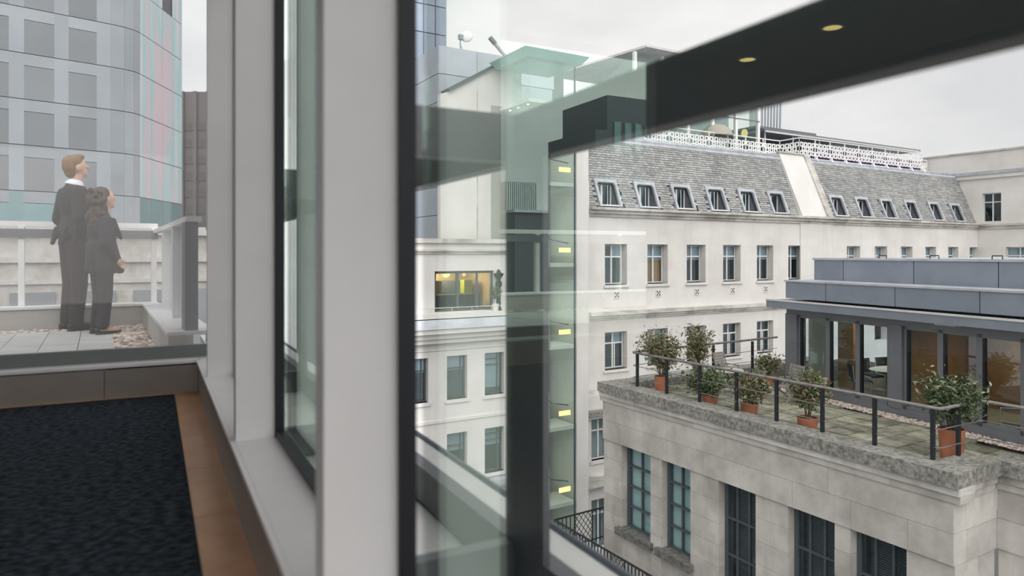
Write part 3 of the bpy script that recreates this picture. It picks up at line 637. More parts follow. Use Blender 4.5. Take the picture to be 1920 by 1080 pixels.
for i, zl in enumerate((3.05, -.42, -3.95, -7.45, -10.75, -14.2)):
    put(MB().box(TX0+.9, TX1+.2, QT+.30, 25.9, zl-.16, zl), 'landing', 'panel', ST)
    fl_ = MB()
    for k in range(8): fl_.box(TX0+.1+.16*k, TX0+1.5, 25.0, 26.0, zl+.17*(7-k), zl+.17*(8-k))
    put(fl_, 'stair_flight', 'stairw', ST)
    put(MB().box(TX1-.58, TX1-.0, QT+.30, QT+.36, zl+.46, zl+.66), 'strip_light', 'warm', ST)
    put(MB().tube([(TX0+.1, 24.9, zl+2.3), (TX0+1.45, 24.8, zl+1.0), (TX1-.05, 24.6, zl+.86)], .028, 6), 'hand_rail', 'iron_w', ST)
    put(MB().box(TX0+.2, TX1-.1, 26.2, 26.3, zl-2.2, zl+1.4), 'inner_screen', 'stairw', ST)
# glass screen on the roof edge beside it
gs0, gs1 = on_y(AG, QA+SB+.2, 1084)[0], on_y(AG, QA+SB+.2, 1143)[0]
GS = root('roof_screen', AG, ((gs0+gs1)/2, QA+SB+.2, RZ), 'frameless green glass screen on the roof edge beside the stair tower', 'glass screen')
n_ = 3
for k in range(n_): put(MB().box(gs0+(gs1-gs0)*k/n_+.01, gs0+(gs1-gs0)*(k+1)/n_-.01, QA+SB+.42, QA+SB+.44, RZ, 7.95), 'pane', 'green', GS)

# ================================================================ SMALLER LIMESTONE BUILDING BEHIND THE STEEL POST
C = root('limestone_annexe', AG, (13, QA, -18), 'white limestone annexe with dark steel windows and a lit kitchen window', 'building')
kx0, kx1 = on_y(AG, QA, 815)[0], on_y(AG, QA, 926)[0]
kz0, kz1 = on_y(AG, QA, 870, 583)[1], on_y(AG, QA, 870, 508)[1]
wc = [(on_y(AG, QA, a)[0], on_y(AG, QA, b_)[0]) for a, b_ in ((838, 876), (909, 945))]; wc = [(wc[0][0]-2*(wc[1][0]-wc[0][0]), wc[0][1]-2*(wc[1][0]-wc[0][0])), (wc[0][0]-(wc[1][0]-wc[0][0]), wc[0][1]-(wc[1][0]-wc[0][0]))] + wc
hC = [(kx0, kx1, kz0, kz1)]
for a, b_ in wc: hC += [(a, b_, -6.0, -4.22), (a, b_, -9.3, -7.4)]
put(cut_wall(MB(), 7.5, 15.25, -18, .55, hC, fA, .4), 'wall', 'limeC', C, weld=True)
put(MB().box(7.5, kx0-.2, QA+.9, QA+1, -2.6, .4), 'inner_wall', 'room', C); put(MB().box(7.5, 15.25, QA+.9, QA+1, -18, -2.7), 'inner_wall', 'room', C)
put(stepped(MB(), 7.5, 15.25, QA, [(.42, .60, .16)]), 'cornice', 'cornice', C)
put(stepped(MB(), 7.5, 15.25, QA, [(-.02, .08, .08), (.08, .16, .16)]), 'string_course', 'cornice', C)
put(stepped(MB(), 7.5, 15.25, QA, [(-2.62, -2.42, .42)]), 'balcony_kerb', 'limeC', C)
put(MB().prism([(QA-.80, -3.0), (QA-.42, -2.66), (QA, -2.66), (QA, -3.0)], 'x', 7.5, 15.25), 'lead_apron', 'lead', C)
put(stepped(MB(), 7.5, 15.25, QA, [(-3.2, -3.0, .72), (-3.42, -3.2, .5), (-3.62, -3.42, .34), (-3.95, -3.88, .06)]), 'main_cornice', 'limeC', C)
put(stepped(MB(), 7.5, 15.25, QA, [(-6.9, -6.78, .05)]), 'string_course', 'limeC', C)
def steel_window(parent, a, b_, z0, z1, q, transoms=(.30,), mull=(.78,), sill=True):
    f = MB(); t = .06
    f.box(a, a+t, q, q+.07, z0, z1); f.box(b_-t, b_, q, q+.07, z0, z1); f.box(a, b_, q, q+.07, z0, z0+t); f.box(a, b_, q, q+.07, z1-t, z1)
    zs = [z0+t] + [z1-(z1-z0)*k for k in sorted(transoms, reverse=True)] + [z1-t]; xs_ = [a+t] + [a+(b_-a)*k for k in mull] + [b_-t]
    for z in zs[1:-1]: f.box(a, b_, q, q+.07, z-.025, z+.025)
    for x in xs_[1:-1]: f.box(x-.02, x+.02, q, q+.07, z0, z1)
    fo = put(f, 'window', 'iron_w', parent)
    for i in range(len(xs_)-1):
        for j in range(len(zs)-1): block('pane', 'fglass', fo, xs_[i]+.02, xs_[i+1]-.02, q+.03, q+.04, zs[j]+.02, zs[j+1]-.02)
    return fo
for i, (a, b_) in enumerate(wc):
    for z0, z1, bl in ((-6.0, -4.22, .35 if i != 3 else .85), (-9.3, -7.4, .42)):
        fo = steel_window(C, a, b_, z0, z1, QA+.22, (.30, .16) if i == 3 else (.30,))
        put(MB().box(a+.05, b_-.05, QA+.32, QA+.33, z1-(z1-z0)*bl, z1), 'blind', 'blind', fo)
        put(MB().box(a-.1, b_+.1, QA-.07, QA+.22, z0-.14, z0), 'window_sill', 'limeC', C)
put(stepped(MB(), 13.0, 15.25, QA, [(-9.75, -9.5, .5)]), 'lead_ledge', 'lead', C)
# kitchen behind the wide window
kf = MB(); kq = QA+.10
for a in (kx0, kx0+(kx1-kx0)*.375, kx0+(kx1-kx0)*.70, kx1-.09): kf.box(a, a+.10, kq, kq+.1, kz0, kz1)
kf.box(kx0, kx1, kq, kq+.1, kz1-.1, kz1); kf.box(kx0, kx1, kq, kq+.1, kz0, kz0+.08)
ko = put(kf, 'kitchen_window', 'iron_w', C)
for k0, k1 in ((.0, .375), (.375, .70), (.70, 1.0)): block('pane', 'fglass', ko, kx0+(kx1-kx0)*k0+.1, kx0+(kx1-kx0)*k1, kq+.04, kq+.05, kz0+.08, kz1-.1)
KR = root('kitchen', AG, ((kx0+kx1)/2, QA+2, kz0), 'warm lit kitchen behind the wide window of the annexe', 'kitchen')
put(MB().box(kx0-.2, kx1+.4, QA+3.2, QA+3.3, kz0, kz1+.2), 'back_wall', 'wood', KR); put(MB().box(kx0-.25, kx0-.15, QA+.45, QA+3.2, kz0, kz1+.2), 'side_wall', 'wood', KR)
put(MB().box(kx1+.4, kx1+.5, QA+.45, QA+3.2, kz0, kz1+.2), 'side_wall', 'wood', KR); put(MB().box(kx0-.2, kx1+.5, QA+.45, QA+3.3, kz1+.12, kz1+.2), 'ceiling', 'wood', KR)
put(MB().box(kx0-.2, kx1+.5, QA+.42, QA+3.3, kz0-.06, kz0), 'floor', 'room', KR)
put(MB().box(kx0-.1, kx1-.2, QA+1.0, QA+1.6, kz0, kz0+.62), 'counter', 'room', KR); put(MB().box(kx0+1.35, kx1-.15, QA+2.2, QA+2.9, kz0, kz0+1.15), 'cabinet', 'iron_w', KR)
put(MB().box(kx1-.5, kx1-.1, QA+1.8, QA+2.2, kz0+.5, kz0+1.2), 'cabinet_end', 'lime_green', KR)
for a, b_ in ((.30, 2.0), (.72, 2.0)):
    x = kx0+(kx1-kx0)*a*.95+.15; pl = put(MB().ell((x, QA+1.4, kz1-.2), (.075, .075, .085), 10, 7), 'pendant_bulb', 'bulb', KR); put(MB().tube([(x, QA+1.4, kz1-.12), (x, QA+1.4, kz1+.1)], .012, 6), 'cord', 'black', pl)
kl = bpy.data.lights.new('kitchen_glow', 'POINT'); kl.energy = 140; kl.color = (1, .78, .45); kl.shadow_soft_size = .2
ko2 = bpy.data.objects.new('kitchen_glow', kl); COL.objects.link(ko2); ko2.location = to_w(AG, ((kx0+kx1)/2, QA+1.9, kz1-.15))
# balcony rail, lamp standard and a clipped tree in front of the window
BR = root('balcony_rail', AG, (12, QA-.3, -2.42), 'thin steel rail along the annexe balcony', 'railing')
put(MB().tube([(7.6, QA-.32, -2.2), (15.2, QA-.32, -2.2)], .018, 6), 'hand_rail', 'panel', BR)
for k in range(9): put(MB().tube([(7.7+.92*k, QA-.32, -2.42), (7.7+.92*k, QA-.32, -2.2)], .012, 6), 'baluster', 'panel', BR)
fx = on_y(AG, QA-.25, 936)[0]
FN = root('finial_post', AG, (fx, QA-.2, -2.42), 'dark cast iron post topped by a crown finial on the annexe balcony', 'post')
put(MB().lathe([(.12, 0), (.12, .1), (.09, .14), (.085, 1.0), (.14, 1.03), (.14, 1.2), (.085, 1.24), (.085, 1.34), (.2, 1.5), (.22, 1.56), (.10, 1.6), (.07, 1.7), (0, 1.76)], (fx, QA-.2, -2.42), 10), 'shaft', 'black', FN)
def clipped_tree(px, q, z, h, r, label):
    x = on_y(AG, q, px)[0]; t = root('clipped_tree', AG, (x, q, z), label, 'tree')
    put(MB().lathe([(.0, 0), (.12, 0), (.15, .3), (.0, .3)], (x, q, z), 12), 'pot', 'white', t)
    put(MB().tube([(x, q, z+.25), (x, q, z+h-r)], .02, 6), 'trunk', 'white', t)
    mb = MB()
    for _ in range(420):
        d = Vector((random.gauss(0, 1), random.gauss(0, 1), random.gauss(0, 1))).normalized()*r*random.uniform(.6, 1.05); c = Vector((x, q, z+h))+d
        u = Vector((random.gauss(0,1), random.gauss(0,1), random.gauss(0,1))).normalized(); v = u.orthogonal().normalized()
        mb.add([c-u*.05, c+v*.022, c+u*.05, c-v*.022], [(0,1,2,3)])
    put(mb, 'foliage', 'leaf2', t, kind='stuff')
clipped_tree(929, QA-.3, -2.42, .78, .27, 'small clipped ball tree in a white pot beside the iron finial post')
# blank gable wall above
wx0, wx1 = on_y(AG, 27, 826)[0], 15.6
W = root('gable_wall', AG, (14, 27, 0), 'blank white rendered gable wall above the annexe', 'wall')
gy = [on_y(AG, 27, 826, 176), on_y(AG, 27, 846, 170), on_y(AG, 27, 948, 117)]
put(MB().prism([(wx0, .4), (wx1+1, .4), (wx1+1, gy[2][1]+.5), (gy[1][0], gy[1][1]), (wx0, gy[0][1])], 'y', 27.0, 27.3), 'gable', 'limeC', W)
d_ = Vector((wx1+1-gy[1][0], 0, gy[2][1]+.5-gy[1][1])); nn = Vector((-d_.z, 0, d_.x)).normalized()*.14
a = Vector((gy[1][0]-.15, 0, gy[1][1]-.07)); b_ = a+d_
put(MB().prism([(a.x, a.z), (b_.x, b_.z), (b_.x+nn.x, b_.z+nn.z), (a.x+nn.x, a.z+nn.z)], 'y', 26.85, 27.6), 'coping', 'iron_w', W)
put(MB().box(wx0+1.75, wx0+1.79, 26.98, 27.0, .6, 7.4), 'render_joint', 'cornice', W)
# grey panelled plant room behind
G_ = root('clad_plant_room', AG, (15, 29, 0), 'blue grey metal clad plant room behind the gable wall', 'plant room')
gx0 = on_y(AG, 29, 822)[0]; gz = on_y(AG, 29, 822, 84)[1]
put(MB().box(gx0+.03, gx0+7, 29.03, 36, -3, gz-.03), 'core', 'tgap', G_)
zz = gz; ci = 0
while zz > -2:
    xx = gx0
    for wd in ((2.0, 2.2, 2.2) if ci % 2 == 0 else (3.1, 3.2)):
        block('cladding_panel', 'gmetal2', G_, xx+.012, xx+wd-.012, 29.0, 29.03, zz-1.28, zz-.015); xx += wd
    for k in range(3): block('cladding_panel', 'gmetal2', G_, gx0, gx0+.03, 29.012+2.3*k, 29.0+2.3*(k+1)-.012, zz-1.28, zz-.015)
    zz -= 1.3; ci += 1
dx = on_y(AG, 30.5, 863)[0]
DS = root('satellite_dish', AG, (dx, 30.5, gz), 'white satellite dish on a thin mast above the plant room', 'satellite dish')
put(MB().tube([(dx, 30.5, gz-.05), (dx, 30.5, gz+1.15)], .03, 6), 'mast', 'gmetal', DS); put(MB().tube([(dx, 30.5, gz+.7), (dx+.55, 30.7, gz-.05)], .015, 6), 'stay', 'gmetal', DS)
put(MB().ell((dx+.30, 30.4, gz+1.1), (.30, .08, .28), 16, 10, Matrix.Rotation(R(-35), 3, 'Z')), 'dish', 'lattice', DS, smooth=True)
put(MB().box(dx-.1, dx+.12, 30.4, 30.55, gz+.92, gz+1.16), 'receiver', 'gmetal', DS)
cx = on_y(AG, 30.0, 920)[0]
CM = root('roof_davit', AG, (cx+.5, 30.0, gz), 'slanted grey davit arm beside the plant room pipes', 'davit')
z1_ = on_y(AG, 30, 920, 72)[1]; x2, z2_ = on_y(AG, 30, 957, 106)
put(MB().tube([(cx, 30, z1_), (x2+.6, 30, z2_-.8)], .10, 8), 'arm', 'fins', CM); put(MB().tube([(cx-.05, 30, z1_+.04), (cx+.25, 30, z1_-.22)], .125, 8), 'arm_head', 'dgrey', CM)
put(MB().tube([(cx-.9, 30.6, gz-.2), (cx-.9, 30.6, gz+.30), (cx-.2, 30.6, gz+.30), (cx-.2, 30.6, gz-.2)], .03, 6), 'guard_rail', 'iron_w', CM)
# ================================================================ TERRACE BUILDING WITH TALL STEEL WINDOWS (frame AG, front face x = PB)
PB, QB0, QB1, PB2 = 13.58, 17.23, 6.83, 15.18
ZK, ZD = -4.03, -4.2                                   # coping top, deck
B = root('terrace_building', AG, (PB+2, 12, -18), 'weathered limestone building with tall steel windows and a planted roof terrace', 'building')
def qa(px): return on_x(AG, PB, px)[0]
ops = [(qa(1217), qa(1163)), (qa(1292), qa(1238)), (qa(1414), qa(1345)), (qa(1562), qa(1475)), (qa(1697), qa(1592))]  # (near, far)
ZH, ZB = -5.8, -8.3
rngs = random.Random(3)
def course(axis_const, q_hi, q_lo, z0, z1, ln, depth, along='q'):
    q = q_hi
    while q-q_lo > .05:
        e_ = q-ln*rngs.uniform(.8, 1.2)
        if e_-q_lo < ln*.45: e_ = q_lo
        j = rngs.uniform(0, .006)
        if along == 'q': block('stone', 'ashlar', B, axis_const+j, axis_const+depth, e_+.003, q-.003, z0+.003, z1-.003)
        else: block('stone', 'ashlar', B, e_+.003, q-.003, axis_const+j, axis_const+depth, z0+.003, z1-.003)
        q = e_
for z0, z1, ln in ((-5.2, -4.62, 1.7), (ZH, -5.2, 1.3)): course(PB, QB0, QB1, z0, z1, ln, .45)
piers = [QB0] + [v for o in ops for v in (o[1], o[0])] + [QB1]
for i in range(0, len(piers), 2):
    z = ZH
    while z > -12:
        course(PB+.045, piers[i], piers[i+1], z-.56, z, 1.2, .45); z -= .56
for a, b_ in ops: course(PB+.045, b_, a, -12.2, ZB-.2, 1.5, .45)
for z0, z1 in ((-5.2, -4.62), (ZH, -5.2)):
    course(QB1+.0, PB2, PB+.45, z0, z1, .9, .4, 'p'); course(PB2, QB1, -3, z0, z1, 1.5, .45)
z = ZH
while z > -11.5:
    course(QB1+.04, PB2, PB+.46, z-.56, z, .8, .4, 'p'); course(PB2+.045, QB1, -3, z-.56, z, 1.4, .45); z -= .56
put(MB().box(PB+.46, PB+12, QB1+.42, QB0, -18, ZD-.06), 'core', 'room', B) if False else None
put(MB().box(PB+.9, PB+1.0, QB1+.4, QB0, -13, ZD-.2), 'inner_wall', 'room', B)
put(MB().box(PB+.3, 26, QB1+.1, QB0-.02, ZD-.3, ZD-.05), 'deck_slab', 'bed', B); put(MB().box(PB2+.3, 26, -3, QB1+.1, ZD-.3, ZD-.05), 'deck_slab', 'bed', B)
# moulded string, fascia and lichened coping: pieces of about 1.3 m
def coping_run(c, q_hi, q_lo, along):
    n = max(1, round((q_hi-q_lo)/1.3)); st = (q_hi-q_lo)/n
    for k in range(n):
        a, b_ = q_hi-st*(k+1)+.002, q_hi-st*k-.002
        for nm, mat_, z0, z1, d0, d1 in (('coping_stone', 'coping', -4.32, ZK, -.13, .55), ('coping_stone', 'cornice', -4.47, -4.322, -.07, .5), ('string_stone', 'ashlar', -4.62, -4.472, -.03, .48)):
            if along == 'q': block(nm, mat_, B, c+d0, c+d1, a, b_, z0, z1)
            else: block(nm, mat_, B, a, b_, c+d0, c+d1, z0, z1)
coping_run(PB, QB0+.1, QB1-.13, 'q'); coping_run(QB1, PB2-.13, PB+.56, 'p'); coping_run(PB2, QB1+.1, -3, 'q')
coping_run(QB0-.44, 24, PB+.56, 'p')
# tall steel windows
for i, (a, b_) in enumerate(ops):
    x = PB+.29; f = MB(); zb = ZB if i < 2 else -9.6
    cols = 2 if i < 2 else 3; wq = b_-a
    for k in range(cols+1): q = a+(wq-.05)*k/cols; f.box(x, x+.08, q, q+.05, zb, ZH)
    nr = 4; 
    for k in range(nr+1): z = zb+(ZH-zb-.05)*k/nr; f.box(x-.01, x+.07, a, b_, z, z+.05)
    f.box(x-.02, x+.1, b_-.10, b_, zb, ZH)
    fo = put(f, 'window', 'iron_w', B)
    for k in range(cols):
        for j in range(nr):
            block('pane', 'tealpane' if i < 2 else 'fglass', fo, x+.03, x+.04, a+wq*k/cols+.04, a+wq*(k+1)/cols-.0, zb+(ZH-zb)*j/nr+.04, zb+(ZH-zb)*(j+1)/nr)
    if i < 2: put(MB().box(x+.14, x+.15, a, b_, zb, ZH), 'blind', 'tealblind', fo)
    else:
        sl = MB(); z = zb; zt = ZH
        while z < zt: sl.box(x+.14, x+.165, a+.04, b_-.22, z, z+.012); z += .05
        put(sl, 'venetian_blind', M('venetian_slat', (.30, .30, .28), None, rough=.6) if i == 2 else bpy.data.materials['venetian_slat'], fo, kind='stuff')
        if i == 2: put(MB().box(x+.35, x+.4, a+.1, b_-.5, -9.0, -7.7), 'lit_desk', 'wood', fo)
    put(MB().box(PB-.13, PB+.36, a-.12, b_+.12, zb-.2, zb), 'window_sill', 'sillstone', B)
# pavers of the roof terrace, gravel margin
PX = 16.13
def pav_x(q, extra=0.0):     # x (frame AG) of the pavilion front at a given q, found by stepping along its line
    for t in range(-200, 1400):
        yy = 20-t*.02; p = to_w(AP, (PX, yy, 0)); lx, ly = loc_of(AG, p.x, p.y)
        if ly <= q: return lx+extra
    return 18
q = 16.4
while q > -1.5:
    p = (PB if q > QB1+.55 else PB2)+.60; lim = min(pav_x(q-.3)-.55, 21.5)
    while p+.3 < lim:
        block('paver', 'paver', B, p+.018, min(p+.582, lim), q-.582, q-.018, ZD-.05, ZD+rngs.uniform(-.006, .006)); p += .6
    q -= .6
gv = MB()
for _ in range(3600):
    yy = random.uniform(6.5, 17.2); xx = PX-random.uniform(.06, .55); w_ = to_w(AP, (xx, yy, 0)); lx, ly = loc_of(AG, w_.x, w_.y); r = random.uniform(.022, .042)
    gv.ell((lx, ly, ZD+.01), (r, r*.8, r*.55), 6, 4, Matrix.Rotation(random.uniform(0, 3), 3, 'Z'))
put(gv, 'gravel', 'gravel', fr=AG, org=(17, 12, ZD), kind='stuff', label='pale brown gravel margin in front of the pavilion doors', cat='gravel', smooth=True)
# railing of the roof terrace
RLG = root('terrace_railing', AG, (14, 12, ZK), 'dark posts and round weathered handrail with wires around the roof terrace', 'railing')
pr_, zr_ = 14.0, -3.02
def rp(x, y): put(MB().box(x-.035, x+.035, y-.035, y+.035, ZK-.1, zr_-.02), 'post', 'black', RLG)
for px in (1195, 1250, 1312, 1381, 1456, 1542, 1640, 1749): rp(pr_, on_x(AG, pr_, px)[0])
qc_ = on_x(AG, pr_, 1762)[0]; qe_ = on_x(AG, pr_, 1185)[0]; pe_ = 15.52
rp(pr_+.72, qc_+.02); rp(pe_, qc_-1.2); rp(pe_, qc_-2.6)
for x, y in ((15.3, qe_), (17.5, qe_), (19.4, qe_)): rp(x, y)
path = lambda z: [(21.0, qe_+.25, z), (pr_+.06, qe_, z), (pr_, qe_-.06, z), (pr_, qc_+.05, z), (pr_+.05, qc_, z), (pe_-.06, qc_-.02, z), (pe_, qc_-.08, z), (pe_, -2.5, z)]
put(MB().tube(path(zr_), .036, 10), 'hand_rail', 'rail', RLG, smooth=True)
for z in (-3.42, -3.78): put(MB().tube(path(z), .011, 6), 'wire', 'rail', RLG)

# ---------------------------------------------------------------- potted shrubs
def shrub(px, x_, h_pot, r_pot, sx, h, n, label, leaf='leaf', z=ZD, up=.0, lean=0.0, spread=1.0):
    q = on_x(AG, x_, px)[0]
    t = root('potted_shrub', AG, (x_, q, z), label, 'potted shrub', 'potted shrubs on the roof terrace')
    put(MB().lathe([(0, 0), (r_pot*.82, 0), (r_pot*.97, h_pot-.04), (r_pot, h_pot-.04), (r_pot, h_pot), (r_pot*.9, h_pot), (r_pot*.88, h_pot-.05)], (x_, q, z), 20), 'pot', 'terracotta', t, smooth=False)
    put(MB().lathe([(r_pot*.9, h_pot-.05), (0, h_pot-.04)], (x_, q, z), 14), 'soil', 'soil', t)
    st = MB(); base = Vector((x_, q, z+h_pot-.06)); tips = []
    for k in range(9):
        a = random.uniform(0, 6.28); rr = random.uniform(.25, .8)*sx
        tip = base+Vector((math.cos(a)*rr+lean, math.sin(a)*rr, h*random.uniform(.55, .95)))
        mid = base.lerp(tip, .5)+Vector((0, 0, .08)); st.tube([base+Vector((math.cos(a)*.03, math.sin(a)*.03, 0)), mid, tip], [.018, .012, .004], 5); tips.append((mid, tip))
    put(st, 'stems', 'stem', t)
    mb = MB()
    for _ in range(n):
        m_, tp = random.choice(tips); c = m_.lerp(tp, random.uniform(-.15, 1.05))
        c = c+Vector((random.gauss(0, .13), random.gauss(0, .13), random.gauss(0, .11)))*(sx/.45)*spread
        if c.z < z+h_pot+up: c.z = z+h_pot+up+random.uniform(0, .15)
        u = Vector((random.gauss(0,1), random.gauss(0,1), random.gauss(.3,.8))).normalized(); v = u.orthogonal().normalized(); v.rotate(Matrix.Rotation(random.uniform(0, 6.28), 3, u)); w_ = u.cross(v)*.012
        L_ = random.uniform(.045, .085); W_ = L_*.36
        mb.add([c-u*L_, c+v*W_+w_, c+u*L_, c-v*W_+w_, c], [(0,1,4), (1,2,4), (2,3,4), (3,0,4)])
    put(mb, 'foliage', leaf, t, kind='stuff')
shrub(1240, 14.5, .52, .21, .60, 1.36, 2200, 'tall reddish shrub in a terracotta pot at the far railing corner')
shrub(1312, 16.1, .40, .21, .44, 1.60, 1500, 'tall loose shrub behind the rail, in front of a wooden chair')
shrub(1331, 14.5, .30, .22, .60, .66, 1900, 'low spreading glossy shrub in a squat terracotta pot', 'leaf2')
shrub(1405, 14.5, .32, .23, .52, .80, 1900, 'rounded shrub in a broken rimmed terracotta pot near the folding chair')
shrub(1514, 14.5, .30, .24, .48, 1.15, 1900, 'upright bushy shrub in a terracotta bowl before the wooden armchair', spread=.9, up=.15)
shrub(1784, 15.0, .62, .25, .58, 1.18, 2200, 'large dark glossy shrub in the tall terracotta pot at the near corner', 'leaf2', z=ZD)
shrub(1440, 18.2, .35, .2, .36, .65, 700, 'small red tipped shrub by the railing behind the garden table')
# ---------------------------------------------------------------- teak folding chairs and round table
def chair(px, Y, rz, label):
    X = (px-960)/1300*Y; x, y = loc_of(AG, X, Y)
    t = root('folding_chair', AG, (x, y, ZD), label, 'chair', 'teak chairs on the roof terrace'); t.rotation_euler[2] = AG+rz
    ORG[t.name] = Vector((0, 0, 0))
    slat = lambda nm, *b_: put(MB().box(*b_), nm, 'teak', t)
    for k in range(6): slat('seat_slat', -.24+.08*k, -.17+.08*k, -.25, .25, .43, .45)
    for k in range(6):
        z0 = .52+.085*k; x0 = -.27-.022*k
        put(MB().prism([(x0, z0), (x0+.022, z0), (x0+.002, z0+.072), (x0-.02, z0+.072)], 'y', -.25, .25), 'back_slat', 'teak', t)
    for s in (-1, 1):
        yy = s*.27
        put(MB().tube([(.24, yy, 0), (-.02, yy, .45), (-.24, yy, .60), (-.36, yy, 1.04)], .02, 6), 'back_leg', 'teak', t)
        put(MB().tube([(-.30, yy*.9, 0), (.22, yy*.9, .43)], .02, 6), 'cross_leg', 'teak', t)
        put(MB().box(-.28, .24, yy-.03, yy+.03, .64, .665), 'armrest', 'teak', t); put(MB().tube([(.2, yy, .43), (.2, yy, .64)], .018, 6), 'arm_post', 'teak', t)
chair(1322, 20.9, R(-30), 'grey teak folding chair half hidden by the tall loose shrub')
chair(1364, 22.0, R(-85), 'grey teak folding chair with its back against the far railing')
chair(1476, 19.6, R(165), 'grey teak armchair turned side on near the pavilion corner')
X, Y = (1366-960)/1300*20.6, 20.6; x, y = loc_of(AG, X, Y)
T = root('garden_table', AG, (x, y, ZD), 'small round pale garden table between the teak chairs', 'table')
put(MB().lathe([(0, .70), (.42, .70), (.44, .715), (.44, .735), (0, .74)], (x, y, ZD), 24), 'table_top', M('pale_table', (.48, .46, .41), None, rough=.8), T)
for k in range(3): a = 2.1*k; put(MB().tube([(x+.34*math.cos(a), y+.34*math.sin(a), ZD), (x+.05*math.cos(a), y+.05*math.sin(a), ZD+.4), (x+.3*math.cos(a+3), y+.3*math.sin(a+3), ZD+.70)], .016, 6), 'leg', 'iron_w', T)

# ================================================================ GLASS PAVILION ON THE TERRACE (frame AP, front face x = PX)
PV = root('glass_pavilion', AP, (PX+3, 12, ZD), 'charcoal framed glass pavilion with grey panelled roof on the roof terrace', 'pavilion')
def py_(px, x=PX): return on_x(AP, x, px)[0]
DB, DT = -4.0, -1.86
put(MB().box(PX-.06, PX+.2, 3, 16.6, ZD-.06, DB), 'base_beam', 'dgrey', PV)
put(MB().box(PX-.05, PX+.25, 3, 16.6, DT, -1.62), 'head_beam', 'dgrey', PV)
put(MB().box(PX-.08, PX+.30, py_(1497), py_(1476), DB, DT), 'corner_post', 'dgrey', PV)
put(MB().box(PX-.08, PX+.30, py_(1694), py_(1669), DB, DT), 'post', 'dgrey', PV)
doors = [(1552, 1497), (1608, 1552), (1668, 1608), (1763, 1695), (1836, 1763), (1920, 1836)]
dq = [(py_(a), py_(b_)) for a, b_ in doors]; dq += [(dq[-1][0]-1.0, dq[-1][0]), (dq[-1][0]-2.4, dq[-1][0]-1.4), (dq[-1][0]-3.4, dq[-1][0]-2.4)]
for a, b_ in dq:
    f = MB(); t = .075; f.box(PX, PX+.09, a, a+t, DB, DT); f.box(PX, PX+.09, b_-t, b_, DB, DT); f.box(PX, PX+.09, a, b_, DB, DB+.10); f.box(PX, PX+.09, a, b_, DT-.09, DT)
    fo = put(f, 'door', 'dgrey', PV)
    put(MB().box(PX-.004, PX+.094, b_-t-.05, b_-t, DB+.1, DT-.09), 'seal', 'gasket', fo)
    put(MB().box(PX+.04, PX+.052, a+t, b_-t, DB+.10, DT-.09), 'pane', 'fglass', fo)
put(MB().box(PX-.62, 26, 2, 16.85, -1.66, -1.43), 'eave', 'gmetal', PV)
put(MB().box(PX-.64, PX-.60, 2, 16.87, -1.45, -1.40), 'eave_trim', 'panel', PV)
def roof_band(nm, x, ylist, z0, z1, cap):
    ylist = sorted(ylist, reverse=True)
    for a, b_ in zip(ylist[:-1], ylist[1:]): block(nm, 'gmetal', PV, x, x+.05, b_+.012, a-.012, z0, z1)
    put(MB().box(x+.05, 26, 2, ylist[0], z0, z1), 'roof_core', 'tgap', PV)
    put(MB().box(x-.03, 26, 2, ylist[0]+.03, z1, z1+cap), 'roof_cap', 'lead', PV)
roof_band('roof_panel', 15.80, [16.35] + [on_x(AP, 15.8, p)[0] for p in (1548, 1678, 1837)] + [8.0, 6.0, 4.0, 2.0], -1.36, -.86, .05)
roof_band('roof_panel', 16.75, [on_x(AP, 16.75, p)[0] for p in (1526, 1581, 1713, 1872)] + [8.6, 6.4, 4.0, 2.0], -.81, -.20, .06)
for px in (1655, 1752, 1870):
    yy = on_x(AP, 16.85, px)[0]; put(MB().tube([(16.85, yy-.12, -.15), (16.85, yy-.12, -.06), (16.85, yy+.12, -.06), (16.85, yy+.12, -.15)], .015, 6), 'cable_loop', 'black', PV)
yy = py_(1790); put(MB().box(PX-.35, PX-.15, yy-.26, yy+.26, -1.72, -1.66), 'eave_light', 'panel', PV)
# the meeting room inside
put(MB().box(PX+.2, 23, 2, 16.5, ZD-.05, DB-.06), 'room_floor', M('tan_carpet', (.30, .24, .15), None, rough=.95), PV)
put(MB().box(PX+.25, 23, 2, 16.5, DT+.06, DT+.1), 'room_ceiling', 'cream', PV)
for k in range(7):
    yk = 16.3-.95*k; put(MB().box(20.6, 20.85, yk-.16, yk+.16, DB-.06, DT+.06), 'pillar', 'cream', PV)
    f = MB(); f.box(20.7, 20.76, yk-.79, yk-.16, -3.25, -3.17); f.box(20.7, 20.76, yk-.52, yk-.46, DB, DT); put(f, 'back_window', 'iron_w', PV)
put(MB().box(20.65, 20.82, 10, 16.4, DB-.06, -3.5), 'window_bench', 'white', PV)
ua, ub = on_x(AP, 17.3, 1600)[0], on_x(AP, 17.3, 1571)[0]; put(MB().box(17.3, 17.4, ua, ub, DB-.06, DT+.06), 'partition', 'umber', PV)
ua, ub = on_x(AP, 17.0, 1548)[0], on_x(AP, 17.0, 1516)[0]; put(MB().box(17.0, 17.08, ua, ub, DB-.06, DT+.06), 'partition', 'cream', PV)
put(MB().box(PX+.3, 20.8, 12.62, 12.72, DB-.06, DT+.06), 'partition', 'umber', PV)
put(MB().box(PX+2.4, PX+2.5, 3, 12.7, DB-.06, DT+.06), 'back_partition', 'umber', PV)
put(MB().box(PX+1.6, PX+2.3, 9.3, 9.6, DB-.06, DT+.06), 'partition', 'umber', PV)
MT = root('meeting_table', AP, (PX+1.25, 14.05, DB-.06), 'pale oval meeting table inside the glass pavilion', 'table')
mb = MB(); mb.ell((PX+1.4, 13.95, -3.27), (.85, .55, .025), 24, 6); put(mb, 'table_top', 'panel', MT)
